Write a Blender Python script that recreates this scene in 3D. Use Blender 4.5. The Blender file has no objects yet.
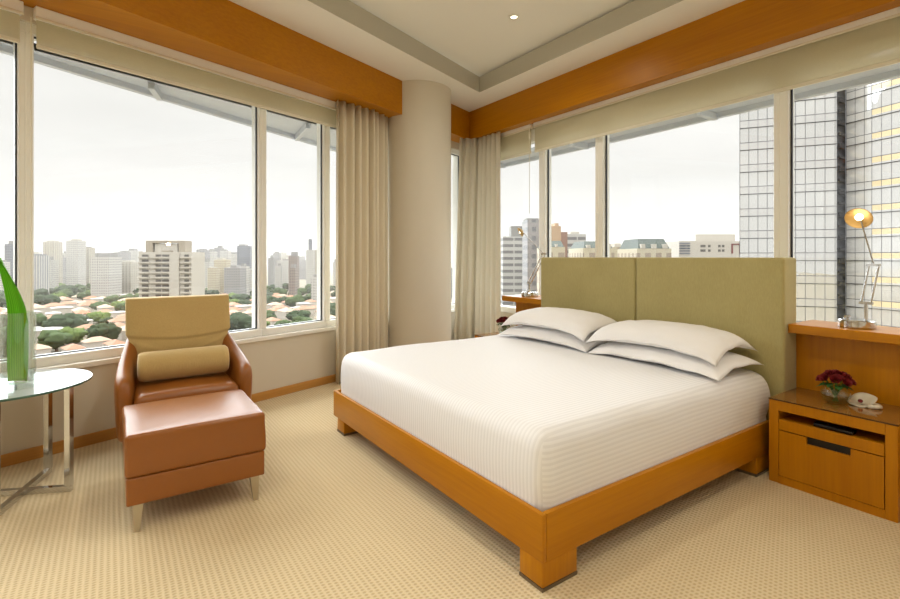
import bpy, bmesh, math, random
from mathutils import Vector, Matrix, noise
random.seed(7)
C = bpy.context.scene.collection
SC = bpy.context.scene

# ------------------------------------------------------------------ frame
FPX, EYE, HY = 492.0, 1.25, 257.0
YAW = math.atan(338 / 492.0)
FW = Vector((math.sin(YAW), math.cos(YAW), 0))
RT = Vector((math.cos(YAW), -math.sin(YAW), 0))
GROUND = -48.75

def far(u, d, z=GROUND):
    p = FW * d + RT * ((u - 450) / FPX * d)
    return Vector((p.x, p.y, z))
def zat(v, d): return EYE + (HY - v) / FPX * d

# ------------------------------------------------------------------ materials
def srgb(r, g, b):
    f = lambda c: (c / 255 / 12.92) if c / 255 <= 0.04045 else ((c / 255 + 0.055) / 1.055) ** 2.4
    return (f(r), f(g), f(b), 1)

class NT:
    """tiny node helper"""
    def __init__(s, name):
        s.m = bpy.data.materials.new(name); s.m.use_nodes = True
        s.t = s.m.node_tree; s.t.nodes.clear()
        s.out = s.n('ShaderNodeOutputMaterial')
    def n(s, typ, **kw):
        x = s.t.nodes.new(typ)
        for k, v in kw.items(): setattr(x, k, v)
        return x
    def l(s, a, b): s.t.links.new(a, b)
    def math(s, op, a, b=None, c=None):
        x = s.n('ShaderNodeMath', operation=op)
        for i, v in enumerate((a, b, c)):
            if v is None: continue
            if isinstance(v, (int, float)): x.inputs[i].default_value = v
            else: s.l(v, x.inputs[i])
        return x.outputs[0]
    def mix(s, fac, a, b):
        x = s.n('ShaderNodeMix', data_type='RGBA')
        for i, v in ((0, fac), (6, a), (7, b)):
            if isinstance(v, (int, float)): x.inputs[i].default_value = v
            elif isinstance(v, tuple): x.inputs[i].default_value = v
            else: s.l(v, x.inputs[i])
        return x.outputs[2]
    def coords(s, kind='Object'):
        return s.n('ShaderNodeTexCoord').outputs[kind]
    def sep(s, v):
        x = s.n('ShaderNodeSeparateXYZ'); s.l(v, x.inputs[0]); return x.outputs
    def scale(s, v, sc):
        x = s.n('ShaderNodeMapping'); s.l(v, x.inputs[0]); x.inputs['Scale'].default_value = sc; return x.outputs[0]
    def noise(s, v, scale, detail=3, rough=.5):
        x = s.n('ShaderNodeTexNoise'); s.l(v, x.inputs['Vector'])
        x.inputs['Scale'].default_value = scale; x.inputs['Detail'].default_value = detail; x.inputs['Roughness'].default_value = rough
        return x.outputs['Fac']
    def bump(s, h, strength=.3, dist=.01):
        x = s.n('ShaderNodeBump'); s.l(h, x.inputs['Height'])
        x.inputs['Strength'].default_value = strength; x.inputs['Distance'].default_value = dist
        return x.outputs[0]
    def bsdf(s, col, rough=.5, metal=0, normal=None, spec=.5, **kw):
        p = s.n('ShaderNodeBsdfPrincipled')
        for key, v in (('Base Color', col), ('Roughness', rough), ('Metallic', metal), ('Specular IOR Level', spec), *kw.items()):
            if isinstance(v, (int, float, tuple)): p.inputs[key].default_value = v
            else: s.l(v, p.inputs[key])
        if normal is not None: s.l(normal, p.inputs['Normal'])
        return p.outputs[0]
    def done(s, sh, disp=None):
        s.l(sh, s.out.inputs[0]); return s.m

def plain(name, col, rough=.5, metal=0, spec=.5, var=0.0, vscale=6, bump=0, bscale=200, **kw):
    t = NT(name); co = t.coords()
    c = col
    if var:
        c = t.mix(t.noise(co, vscale, 4), tuple(x * (1 - var) for x in col[:3]) + (1,), tuple(min(1, x * (1 + var)) for x in col[:3]) + (1,))
    nrm = t.bump(t.noise(co, bscale, 3), bump, .004) if bump else None
    return t.done(t.bsdf(c, rough, metal, nrm, spec, **kw))

def wood(name, c1, c2, axis='z', rough=.36):
    t = NT(name); co = t.coords()
    sc = {'z': (60, 60, 2.2), 'x': (2.2, 60, 60), 'y': (60, 2.2, 60)}[axis]
    a = t.noise(t.scale(co, sc), 1.0, 4, .6)
    b = t.noise(t.scale(co, tuple(x * .12 for x in sc)), 1.0, 2)
    f = t.math('MULTIPLY_ADD', a, .6, t.math('MULTIPLY', b, .4))
    r = t.n('ShaderNodeMapRange'); t.l(f, r.inputs[0]); r.inputs[1].default_value = .3; r.inputs[2].default_value = .7
    col = t.mix(r.outputs[0], c1, c2)
    return t.done(t.bsdf(col, rough, 0, t.bump(a, .06, .002), .28))

M = {}
WC1, WC2 = srgb(170, 106, 0), srgb(190, 126, 4)
M['wood_v'] = wood('honey veneer upright grain', WC1, WC2, 'z')
M['wood_y'] = wood('honey veneer along bed head', WC1, WC2, 'y')
M['wood_x'] = wood('honey veneer along bed side', WC1, WC2, 'x')
M['wood_base'] = wood('oak skirting', srgb(176, 124, 58), srgb(196, 146, 78), 'x', .45)
M['plinth'] = plain('brushed grey plinth', srgb(120, 105, 85), .4, .6)
M['wall'] = plain('warm beige wall paint', srgb(210, 202, 186), .7, var=.02, vscale=3, bump=.05, bscale=120)
M['ceiling'] = plain('off white ceiling paint', srgb(234, 231, 222), .8)
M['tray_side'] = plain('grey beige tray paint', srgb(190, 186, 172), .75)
M['column'] = plain('beige column covering', srgb(214, 207, 192), .65, var=.02, vscale=3, bump=.08, bscale=300)
M['white_alu'] = plain('white powder coated aluminium', srgb(244, 245, 242), .35, 0, .5)
M['sill'] = plain('white stone sill', srgb(240, 239, 234), .25)
M['gasket'] = plain('dark rubber gasket', srgb(52, 56, 66), .5)
M['fin'] = plain('pale blue grey aluminium louver', srgb(206, 212, 222), .45, 0)
M['chrome'] = plain('polished chrome', (.62, .62, .63, 1), .10, 1)
M['steel'] = plain('brushed steel', srgb(190, 182, 165), .3, 1)
M['dark'] = plain('matt black', srgb(16, 12, 10), .5)
M['darkgloss'] = plain('black gloss case', srgb(22, 18, 18), .15)
M['leather'] = plain('tan leather', srgb(144, 86, 31), .30, 0, .5, var=.10, vscale=5, bump=.12, bscale=260)
M['glass_top'] = plain('white back painted glass', srgb(168, 172, 169), .04, 0, .9)
M['glass_edge'] = plain('green glass edge', srgb(60, 95, 84), .1, 0, .8)
M['brown_glass'] = plain('bronze glass top', srgb(140, 96, 40), .06, 0, .7)
M['brown_edge'] = plain('dark bronze glass edge', srgb(58, 34, 14), .2)
M['red'] = plain('dark red petals', srgb(120, 18, 22), .6, var=.3, vscale=60)
M['stem'] = plain('green stem', srgb(70, 120, 40), .5)
M['leafdark'] = plain('deep green leaf', srgb(48, 104, 40), .5, var=.2, vscale=30)
M['cream'] = plain('cream glaze', srgb(236, 228, 208), .3)

def pane_mat(name, tint, refl=.06):
    t = NT(name)
    tr = t.n('ShaderNodeBsdfTransparent'); tr.inputs[0].default_value = tint
    gl = t.n('ShaderNodeBsdfGlossy'); gl.inputs['Roughness'].default_value = .0
    g = t.n('ShaderNodeNewGeometry'); dt = t.n('ShaderNodeVectorMath', operation='DOT_PRODUCT')
    t.l(g.outputs['Incoming'], dt.inputs[0]); t.l(g.outputs['Normal'], dt.inputs[1])
    c1 = t.math('POWER', t.math('SUBTRACT', 1.0, t.math('ABSOLUTE', dt.outputs['Value'])), 5.0)
    mx = t.n('ShaderNodeMixShader')
    t.l(t.math('MULTIPLY_ADD', c1, 1 - refl, refl), mx.inputs[0]); t.l(tr.outputs[0], mx.inputs[1]); t.l(gl.outputs[0], mx.inputs[2])
    return t.done(mx.outputs[0])
M['pane'] = pane_mat('clear window glass', (.95, .96, .955, 1), .03)
M['vessel'] = pane_mat('clear vessel glass', (.93, .97, .955, 1), .13)
M['water'] = pane_mat('water', (.90, .96, .94, 1), .05)

def carpet_mat():
    t = NT('beige loop carpet'); co = t.coords(); x, y, z = t.sep(co)
    px, py = .0225, .017
    row = t.math('FLOOR', t.math('DIVIDE', x, px))
    par = t.math('MODULO', t.math('ABSOLUTE', row), 2.0)
    cx = t.math('SUBTRACT', t.math('FRACT', t.math('DIVIDE', x, px)), .5)
    cy = t.math('SUBTRACT', t.math('FRACT', t.math('ADD', t.math('DIVIDE', y, py), t.math('MULTIPLY', par, .5))), .5)
    d = t.math('ADD', t.math('POWER', t.math('ABSOLUTE', cx), 2.0), t.math('MULTIPLY', t.math('POWER', t.math('ABSOLUTE', cy), 2.0), .8))
    r = t.n('ShaderNodeMapRange'); t.l(d, r.inputs[0]); r.inputs[1].default_value = .015; r.inputs[2].default_value = .16
    dots = r.outputs[0]
    nz = t.noise(co, 140, 2); big = t.noise(co, 1.6, 3)
    col = t.mix(dots, srgb(190, 169, 128), srgb(220, 203, 166))
    col = t.mix(t.math('MULTIPLY', nz, .35), col, srgb(176, 152, 112))
    col = t.mix(t.math('MULTIPLY', big, .18), col, srgb(192, 168, 126))
    h = t.math('ADD', dots, t.math('MULTIPLY', nz, .5))
    return t.done(t.bsdf(col, .95, 0, t.bump(h, .45, .005), .1, **{'Sheen Weight': .2}))
M['carpet'] = carpet_mat()

def fabric(name, c1, c2, scale=(500, 500, 500), rough=.9, sheen=.25, bump=.15, big=.12):
    t = NT(name); co = t.coords()
    a = t.noise(t.scale(co, scale), 1, 2); b = t.noise(co, 5, 3)
    f = t.math('ADD', t.math('MULTIPLY', a, .7), t.math('MULTIPLY', b, .4))
    return t.done(t.bsdf(t.mix(f, c1, c2), rough, 0, t.bump(a, bump, .003), .15, **{'Sheen Weight': sheen}))
M['olive'] = fabric('olive upholstery weave', srgb(154, 143, 92), srgb(186, 175, 124), (260, 260, 40))
M['velvet'] = fabric('gold beige corduroy', srgb(172, 144, 90), srgb(204, 178, 124), (320, 320, 30))
M['pillow'] = fabric('white pillow cotton', srgb(230, 228, 228), srgb(242, 241, 241), (300, 300, 300), .8, .1, .06)

def bedding():
    t = NT('white striped sateen'); co = t.coords(); x, y, z = t.sep(co)
    g = t.n('ShaderNodeNewGeometry'); nx, ny, nz = t.sep(g.outputs['Normal'])
    side = t.math('GREATER_THAN', t.math('ABSOLUTE', ny), .72)
    q = t.math('ADD', t.math('MULTIPLY', side, z), t.math('MULTIPLY', t.math('SUBTRACT', 1.0, side), y))
    s = t.math('FRACT', t.math('DIVIDE', q, .021))
    tri = t.math('ABSOLUTE', t.math('SUBTRACT', s, .5))
    r = t.n('ShaderNodeMapRange'); t.l(tri, r.inputs[0]); r.inputs[1].default_value = .19; r.inputs[2].default_value = .31
    col = t.mix(r.outputs[0], srgb(226, 226, 228), srgb(236, 236, 238))
    rough = t.math('MULTIPLY_ADD', r.outputs[0], -.25, .75)
    w = t.noise(co, 3.0, 4)
    return t.done(t.bsdf(col, rough, 0, t.bump(t.math('ADD', t.math('MULTIPLY', r.outputs[0], .12), w), .10, .02), .3, **{'Sheen Weight': .1}))
M['bedding'] = bedding()

def curtain_mat(name, c1, c2):
    t = NT(name); co = t.coords()
    a = t.noise(t.scale(co, (400, 400, 60)), 1, 2)
    col = t.mix(a, c1, c2)
    p = t.bsdf(col, .8, 0, None, .2)
    tl = t.n('ShaderNodeBsdfTranslucent'); t.l(col, tl.inputs[0])
    mx = t.n('ShaderNodeMixShader'); mx.inputs[0].default_value = .18
    t.l(p, mx.inputs[1]); t.l(tl.outputs[0], mx.inputs[2])
    return t.done(mx.outputs[0])
M['curtain'] = curtain_mat('linen curtain', srgb(218, 208, 186), srgb(238, 230, 212))
M['curtain_pale'] = curtain_mat('pale linen curtain', srgb(222, 218, 204), srgb(242, 238, 226))

def shade_mat():
    t = NT('woven solar shade'); co = t.coords()
    a = t.noise(t.scale(co, (60, 60, 900)), 1, 2)
    col = t.mix(a, srgb(216, 211, 188), srgb(236, 230, 208))
    df = t.n('ShaderNodeBsdfDiffuse'); t.l(col, df.inputs[0])
    tl = t.n('ShaderNodeBsdfTranslucent'); t.l(col, tl.inputs[0])
    tr = t.n('ShaderNodeBsdfTransparent')
    m1 = t.n('ShaderNodeMixShader'); m1.inputs[0].default_value = .55; t.l(df.outputs[0], m1.inputs[1]); t.l(tl.outputs[0], m1.inputs[2])
    m2 = t.n('ShaderNodeMixShader'); m2.inputs[0].default_value = .16; t.l(m1.outputs[0], m2.inputs[1]); t.l(tr.outputs[0], m2.inputs[2])
    return t.done(m2.outputs[0])
M['shade'] = shade_mat()
M['hem'] = plain('pale hem bar', srgb(226, 222, 206), .4)

def leaf_mat():
    t = NT('striped palm leaf'); co = t.coords('UV'); x, y, z = t.sep(co)
    s = t.math('SINE', t.math('MULTIPLY', x, 75.0))
    f = t.math('MULTIPLY_ADD', s, .5, .5)
    n = t.noise(t.scale(co, (30, 2, 1)), 1, 3)
    col = t.mix(t.math('ADD', t.math('MULTIPLY', f, .5), t.math('MULTIPLY', n, .5)), srgb(72, 156, 18), srgb(150, 214, 60))
    p = t.bsdf(col, .35, 0, t.bump(f, .3, .004), .4)
    tl = t.n('ShaderNodeBsdfTranslucent'); t.l(col, tl.inputs[0])
    mx = t.n('ShaderNodeMixShader'); mx.inputs[0].default_value = .45
    t.l(p, mx.inputs[1]); t.l(tl.outputs[0], mx.inputs[2])
    return t.done(mx.outputs[0])
M['leaf'] = leaf_mat()

def emit(name, col, s):
    t = NT(name); e = t.n('ShaderNodeEmission'); e.inputs[0].default_value = col; e.inputs[1].default_value = s
    return t.done(e.outputs[0])
M['bulb'] = emit('lit halogen bulb', (1, .84, .58, 1), 9)
M['lampgold'] = plain('gold reflector', srgb(176, 146, 92), .4, .5)

# ------------------------------------------------------------------ mesh helpers
def link(name, bm, mat, parent=None, smooth=False, loc=(0, 0, 0), rotz=0):
    bmesh.ops.recalc_face_normals(bm, faces=bm.faces)
    me = bpy.data.meshes.new(name); bm.to_mesh(me); bm.free()
    for x in (mat if isinstance(mat, (list, tuple)) else [mat]): me.materials.append(x)
    if smooth:
        for p in me.polygons: p.use_smooth = True
    o = bpy.data.objects.new(name, me); C.objects.link(o)
    o.location = loc; o.rotation_euler = (0, 0, rotz)
    if parent:
        o.parent = parent
    return o

def autosmooth(o, ang=35):
    me = o.data
    bm = bmesh.new(); bm.from_mesh(me)
    for f in bm.faces: f.smooth = True
    for e in bm.edges:
        if len(e.link_faces) == 2 and e.calc_face_angle(0) > math.radians(ang): e.smooth = False
    bm.to_mesh(me); bm.free(); return o

def box(bm, x0, x1, y0, y1, z0, z1, bev=0, seg=2, mat=0):
    vs = [bm.verts.new((x, y, z)) for z in (z0, z1) for y in (y0, y1) for x in (x0, x1)]
    idx = [(0, 2, 3, 1), (4, 5, 7, 6), (0, 1, 5, 4), (2, 6, 7, 3), (0, 4, 6, 2), (1, 3, 7, 5)]
    fs = [bm.faces.new([vs[i] for i in q]) for q in idx]
    for f in fs: f.material_index = mat
    if bev:
        es = list({e for f in fs for e in f.edges})
        bmesh.ops.bevel(bm, geom=es, offset=bev, segments=seg, profile=.5, affect='EDGES', clamp_overlap=True)
    return bm

def mkbox(name, mat, parent, x0, x1, y0, y1, z0, z1, bev=0, seg=2):
    o = link(name, box(bmesh.new(), x0, x1, y0, y1, z0, z1, bev, seg), mat, parent)
    return autosmooth(o) if bev else o

def prism(bm, pts, z0, z1, mat=0):
    a = [bm.verts.new((p[0], p[1], z0)) for p in pts]; b = [bm.verts.new((p[0], p[1], z1)) for p in pts]
    n = len(pts)
    fs = [bm.faces.new(a[::-1]), bm.faces.new(b)] + [bm.faces.new((a[i], a[(i + 1) % n], b[(i + 1) % n], b[i])) for i in range(n)]
    for f in fs: f.material_index = mat
    return bm

def tube(bm, pts, r, seg=12, cap=True):
    pts = [Vector(p) for p in pts]; rings = []
    rs = r if isinstance(r, (list, tuple)) else [r] * len(pts)
    up = None
    for i, p in enumerate(pts):
        t = (pts[min(i + 1, len(pts) - 1)] - pts[max(i - 1, 0)]).normalized()
        if up is None: up = t.orthogonal().normalized()
        up = (up - t * up.dot(t)).normalized()
        side = t.cross(up)
        rings.append([bm.verts.new(p + (up * math.cos(a) + side * math.sin(a)) * rs[i]) for a in [2 * math.pi * k / seg for k in range(seg)]])
    for a, b in zip(rings, rings[1:]):
        for k in range(seg): bm.faces.new((a[k], a[(k + 1) % seg], b[(k + 1) % seg], b[k]))
    if cap: bm.faces.new(rings[0][::-1]); bm.faces.new(rings[-1])
    return bm

def bar(bm, p, q, w, h=None):
    """square tube from p to q"""
    p, q = Vector(p), Vector(q); h = h or w
    t = (q - p).normalized(); up = Vector((0, 0, 1)) if abs(t.z) < .9 else Vector((.824, -.566, 0))
    s = t.cross(up).normalized(); up = s.cross(t)
    a = [bm.verts.new(p + s * x * w / 2 + up * y * h / 2) for x, y in ((-1, -1), (1, -1), (1, 1), (-1, 1))]
    b = [bm.verts.new(q + s * x * w / 2 + up * y * h / 2) for x, y in ((-1, -1), (1, -1), (1, 1), (-1, 1))]
    bm.faces.new(a[::-1]); bm.faces.new(b)
    for i in range(4): bm.faces.new((a[i], a[(i + 1) % 4], b[(i + 1) % 4], b[i]))
    return bm

def lathe(bm, prof, cx=0, cy=0, seg=32):
    rings = []
    for r, z in prof:
        if r < 1e-5: rings.append([bm.verts.new((cx, cy, z))])
        else: rings.append([bm.verts.new((cx + r * math.cos(2 * math.pi * k / seg), cy + r * math.sin(2 * math.pi * k / seg), z)) for k in range(seg)])
    for a, b in zip(rings, rings[1:]):
        for k in range(seg):
            k2 = (k + 1) % seg
            q = [a[k % len(a)], a[k2 % len(a)], b[k2 % len(b)], b[k % len(b)]]
            u = []
            for v in q:
                if v not in u: u.append(v)
            if len(u) > 2: bm.faces.new(u)
    return bm

def gridmesh(bm, fn, nu, nv, uv=False, close=False):
    vs = [[bm.verts.new(fn(i / (nu - 1), j / (nv - 1))) for j in range(nv)] for i in range(nu)]
    lay = bm.loops.layers.uv.verify() if uv else None
    for i in range(nu - 1):
        for j in range(nv - 1):
            f = bm.faces.new((vs[i][j], vs[i + 1][j], vs[i + 1][j + 1], vs[i][j + 1]))
            if uv:
                for lp, (a, b) in zip(f.loops, ((i, j), (i + 1, j), (i + 1, j + 1), (i, j + 1))): lp[lay].uv = (a / (nu - 1), b / (nv - 1))
    return vs

def softbox(name, mat, parent, x0, x1, y0, y1, z0, z1, r, n=3, seg=5, puff=None):
    """rounded box with enough faces to be puffed by puff(co)->offset"""
    bm = box(bmesh.new(), x0, x1, y0, y1, z0, z1, r, seg)
    if n:
        L = [e for e in bm.edges if e.calc_length() > 3 * r]
        bmesh.ops.subdivide_edges(bm, edges=L, cuts=n, use_grid_fill=True)
    if puff:
        for v in bm.verts: v.co += puff(v.co.copy())
    return link(name, bm, mat, parent, True)

def empty(name, loc, label, cat, group=None, rotz=0):
    o = bpy.data.objects.new(name, None); C.objects.link(o); o.location = loc; o.rotation_euler = (0, 0, rotz)
    o.empty_display_size = .1
    return tag(o, label, cat, group)
def tag(o, label, cat, group=None, kind=None):
    o['label'] = label; o['category'] = cat
    if group: o['group'] = group
    if kind: o['kind'] = kind
    return o
def struct(o, label=None):
    o['kind'] = 'structure'
    if label: o['label'] = label
    return o
def shift(bm, v):
    for x in bm.verts: x.co -= Vector(v)
    return bm
def thing_parts(root):
    """parts were modelled in room coordinates: bring them into the root's frame"""
    inv = Matrix.Translation(root.location).inverted()
    for ch in root.children:
        ch.data.transform(inv)
        for g in ch.children: g.data.transform(inv)
    return root
def copy_tree(o, parent=None):
    c = o.copy(); C.objects.link(c)
    if parent: c.parent = parent
    for ch in o.children: copy_tree(ch, c)
    return c

# ------------------------------------------------------------------ room shell
SL = .3375; TH = math.atan(SL); CT, ST = math.cos(TH), math.sin(TH)
LWO = (0, 4.106, 0)                                   # origin of the window wall frame (local x along wall, y outward)
def sl(x, c=4.106): return x * CT + (c + SL * x - 4.106) * ST
def lwpt(s, o): return (s * CT - o * ST, 4.106 + s * ST + o * CT)
XR = 4.02                                             # inner face of the other window wall
ZB, ZC, ZT = 2.79, 3.155, 3.357
def wy(x, c=4.106): return c + SL * x
XL, YB = -4.2, -2.8
CORN = (XR, wy(XR))

struct(link('floor', prism(bmesh.new(), [(XL, YB), (XR + .2, YB), (XR + .2, wy(XR + .2) + .2), (XL, wy(XL) + .2)], -.12, 0), M['carpet']))
SEND0, SEND1 = sl(XL), sl(XR)
struct(link('wall_left', box(bmesh.new(), SEND0 - .2, SEND1 + .25, 0, .22, 0, .52), M['wall'], loc=LWO, rotz=TH))
struct(link('baseboard_left', box(bmesh.new(), SEND0 - .2, SEND1, -.016, 0, 0, .074, .003, 1), M['wood_base'], loc=LWO, rotz=TH))
struct(link('window_sill', box(bmesh.new(), SEND0 - .2, SEND1, -.022, .20, .52, .556, .006, 2), M['sill'], loc=LWO, rotz=TH), 'white sill running under the city windows')
struct(link('wall_right', box(bmesh.new(), XR, XR + .2, YB, CORN[1] + .1, 0, .56), M['wall']))
struct(link('wall_back', box(bmesh.new(), XL, XR + .2, YB - .1, YB, 0, ZT + .1), M['wall']))
struct(link('wall_side', box(bmesh.new(), XL - .1, XL, YB, wy(XL) + .2, 0, ZT + .1), M['wall']))

# ceiling border with raised tray
def vy(x): return 3.655 + .395 * x                    # room side face of the valance
TC = (3.507, 4.503)
tyl = lambda x: TC[1] + (x - TC[0]) * .387
XT0, YT0 = -3.2, -2.0
outer = [(XL, YB), (XR + .2, YB), (XR + .2, wy(XR + .2) + .2), (XL, wy(XL) + .2)]
inner = [(XT0, YT0), (TC[0] - .03, YT0), TC, (XT0, tyl(XT0))]
bm = bmesh.new()
lo = [bm.verts.new((*p, ZC)) for p in outer]; li = [bm.verts.new((*p, ZC)) for p in inner]
hi = [bm.verts.new((*p, ZC + .12)) for p in outer]; hj = [bm.verts.new((*p, ZC + .12)) for p in inner]
for i in range(4):
    k = (i + 1) % 4
    bm.faces.new((lo[i], lo[k], li[k], li[i])); bm.faces.new((hi[i], hi[k], hj[k], hj[i]))
    bm.faces.new((lo[i], lo[k], hi[k], hi[i])); bm.faces.new((li[i], li[k], hj[k], hj[i]))
struct(link('ceiling', bm, M['ceiling']))
# upright side of the tray
bm = bmesh.new()
def ring(bm, inn, d, z0, z1):
    cx = sum(p[0] for p in inn) / 4; cy = sum(p[1] for p in inn) / 4
    out = [(p[0] + (d if p[0] > cx else -d), p[1] + (d if p[1] > cy else -d)) for p in inn]
    a = [bm.verts.new((*p, z0)) for p in inn]; b = [bm.verts.new((*p, z0)) for p in out]
    c = [bm.verts.new((*p, z1)) for p in inn]; e = [bm.verts.new((*p, z1)) for p in out]
    for i in range(4):
        k = (i + 1) % 4
        for q in ((a[i], a[k], b[k], b[i]), (c[i], c[k], e[k], e[i]), (a[i], a[k], c[k], c[i]), (b[i], b[k], e[k], e[i])): bm.faces.new(q)
inner2 = [(p[0] + (.001 if i in (0, 3) else -.001), p[1] + (.001 if i in (0, 1) else -.001)) for i, p in enumerate(inner)]
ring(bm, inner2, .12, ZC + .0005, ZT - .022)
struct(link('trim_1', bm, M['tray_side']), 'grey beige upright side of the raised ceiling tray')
struct(link('ceiling_tray', prism(bmesh.new(), [(p[0] + (-.3 if i in (0, 3) else .3), p[1] + (-.3 if i in (0, 1) else .3)) for i, p in enumerate(inner)], ZT, ZT + .08), M['ceiling']), 'raised middle panel of the ceiling')

# wooden valances over the windows
XV = 3.87
vc = (XV, 3.655 + .395 * XV)
struct(link('trim_2', prism(bmesh.new(), [(XL, vy(XL)), vc, (XV, wy(XV) + .0), (XL, wy(XL))], ZB, ZC - .001), M['wood_x']), 'honey wood valance above the city windows')
struct(link('trim_3', prism(bmesh.new(), [(XV, YB), (XR - .002, YB), (XR - .002, wy(XR - .002)), (XV + .0005, wy(XV)), (XV + .0005, vc[1])], ZB, ZC - .001), M['wood_y']), 'honey wood valance above the windows behind the bed')
# window heads behind the valance
struct(link('wall_left_head', box(bmesh.new(), SEND0 - .2, SEND1 + .25, 0.0, .24, 2.70, ZT + .1), M['wall'], loc=LWO, rotz=TH), 'window head above the city windows')
struct(link('wall_right_head', box(bmesh.new(), XR, XR + .22, YB, CORN[1] + .1, 2.745, ZT + .1), M['wall']), 'window head above the bed windows')

# round column
bm = lathe(bmesh.new(), [(.38, 0), (.38, ZC)], 2.906, 4.88, 96)
struct(autosmooth(link('column', bm, M['column'])), 'round beige column between the two curtains')

# ------------------------------------------------------------------ windows
def window_left(n, s0, s1, gaskets=True):
    """frame between two mullion centres on the city wall"""
    w0, w1 = s0, s1
    bm = bmesh.new()
    box(bm, w0, w1, .03, .15, .556, .618, .006, 2); box(bm, w0, w1, .03, .15, 2.64, 2.72, .004, 1)
    box(bm, w0, w0 + .04, .03, .15, .618, 2.64, .004, 1); box(bm, w1 - .034, w1, .03, .15, .618, 2.64, .004, 1)
    f = struct(autosmooth(link('window_%d' % n, bm, M['white_alu'], loc=LWO, rotz=TH)))
    link('pane', box(bmesh.new(), w0 + .041, w1 - .035, .080, .088, .619, 2.639), M['pane'], f)
    g = bmesh.new()
    for a, b in ((w0 + .0405, w0 + .047), (w1 - .042, w1 - .0345)): box(g, a, b, .064, .079, .62, 2.638)
    for a, b in ((.6185, .626), (2.63, 2.6395)): box(g, w0 + .048, w1 - .043, .068, .079, a, b)
    link('gasket', g, M['gasket'], f)
    return f
sA, sB, sC, sD = sl(-.43), sl(1.104), sl(1.775), sl(3.98)
ends = [SEND0 - .2, sl(-2.2), sA, sB, sC, sl(2.9), sD]
for i in range(6): window_left(i + 1, ends[i], ends[i + 1])
XG = XR + .03
def window_right(n, y1, y0):
    bm = bmesh.new(); a, b = XG, XG + .11
    box(bm, a, b, y0, y1, .56, .63, .006, 2); box(bm, a, b, y0, y1, 2.60, 2.74, .004, 1)
    box(bm, a, b, y0, y0 + .04, .63, 2.60, .004, 1); box(bm, a, b, y1 - .055, y1, .63, 2.60, .004, 1)
    f = struct(autosmooth(link('window_%d' % n, bm, M['white_alu'])))
    link('pane', box(bmesh.new(), XG + .06, XG + .068, y0 + .041, y1 - .056, .631, 2.599), M['pane'], f)
    g = bmesh.new()
    for p, q in ((y0 + .0405, y0 + .048), (y1 - .066, y1 - .0555)): box(g, XG + .042, XG + .059, p, q, .631, 2.599)
    link('gasket', g, M['gasket'], f)
for i, (a, b) in enumerate(((5.42, 4.05), (4.05, 3.25), (3.25, 1.612), (1.612, -.05), (-.05, -1.6), (-1.6, YB))): window_right(7 + i, a, b)
struct(link('trim_4', box(bmesh.new(), sD, sD + .30, .02, .2, .556, 2.72), M['white_alu'], loc=LWO, rotz=TH), 'white corner post of the windows')

# blind head rails and woven shades
def shade_left(label, s0, s1, hem=2.553):
    r = empty('roller_blind', (*lwpt((s0 + s1) / 2, -.05), 2.69), label, 'blind', rotz=TH)
    h = (s1 - s0) / 2
    z = lambda v: v - 2.69
    link('head_rail', box(bmesh.new(), -h, h, -.008, .048, z(2.715), z(2.7895), .004, 1), M['white_alu'], r)
    link('nosing', box(bmesh.new(), -h, h, -.016, -.0085, z(2.706), z(2.724), .002, 1), M['hem'], r)
    link('cloth', box(bmesh.new(), -h + .012, h - .012, .0245, .0275, z(hem + .012), z(2.714)), M['shade'], r)
    link('hem_bar', box(bmesh.new(), -h + .012, h - .012, .014, .034, z(hem - .014), z(hem + .0118), .004, 2), M['hem'], r)
    return r
shade_left('woven roller blind above the window with the palm leaf', sl(XL) + .1, sA - .028)
rb = shade_left('long woven roller blind above the armchair windows', sA + .028, sl(1.86))
def chain(p, z0, z1, parent, inv):
    bm = tube(bmesh.new(), [(p[0], p[1], z0), (p[0], p[1], z1)], .0035, 6)
    box(bm, p[0] - .009, p[0] + .009, p[1] - .009, p[1] + .009, z1 - .12, z1 - .04, .003, 1)
    shift(bm, inv)
    return bm
def shade_right(label, y0, y1, hem=2.462):
    r = empty('roller_blind', (XR - .02, (y0 + y1) / 2, 2.69), label, 'blind')
    h = (y1 - y0) / 2; z = lambda v: v - 2.69
    link('head_rail', box(bmesh.new(), -.016, .018, -h, h, z(2.738), z(2.7895), .004, 1), M['white_alu'], r)
    link('nosing', box(bmesh.new(), -.024, -.0165, -h, h, z(2.728), z(2.746), .002, 1), M['hem'], r)
    link('cloth', box(bmesh.new(), -.0015, .0015, -h + .012, h - .012, z(hem + .012), z(2.737)), M['shade'], r)
    link('hem_bar', box(bmesh.new(), -.01, .01, -h + .012, h - .012, z(hem - .014), z(hem + .0118), .004, 2), M['hem'], r)
    return r
rc = shade_right('short woven roller blind beside the corner curtain', 4.155, 5.3)
shade_right('long woven roller blind above the bed head windows', YB + .1, 4.115)
link('pull_cord', chain((XR - .075, 4.135), 1.75, 2.72, rc, rc.location), M['hem'], rc)
lp = lwpt(sA, -.045)
o = link('pull_cord', tube(bmesh.new(), [(0, 0, 0), (0, 0, -1.9)], .003, 6), M['hem'], rb)
o.location = (-(sl(1.86) - sA - .028) / 2 - .02, .0, .02)

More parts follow.
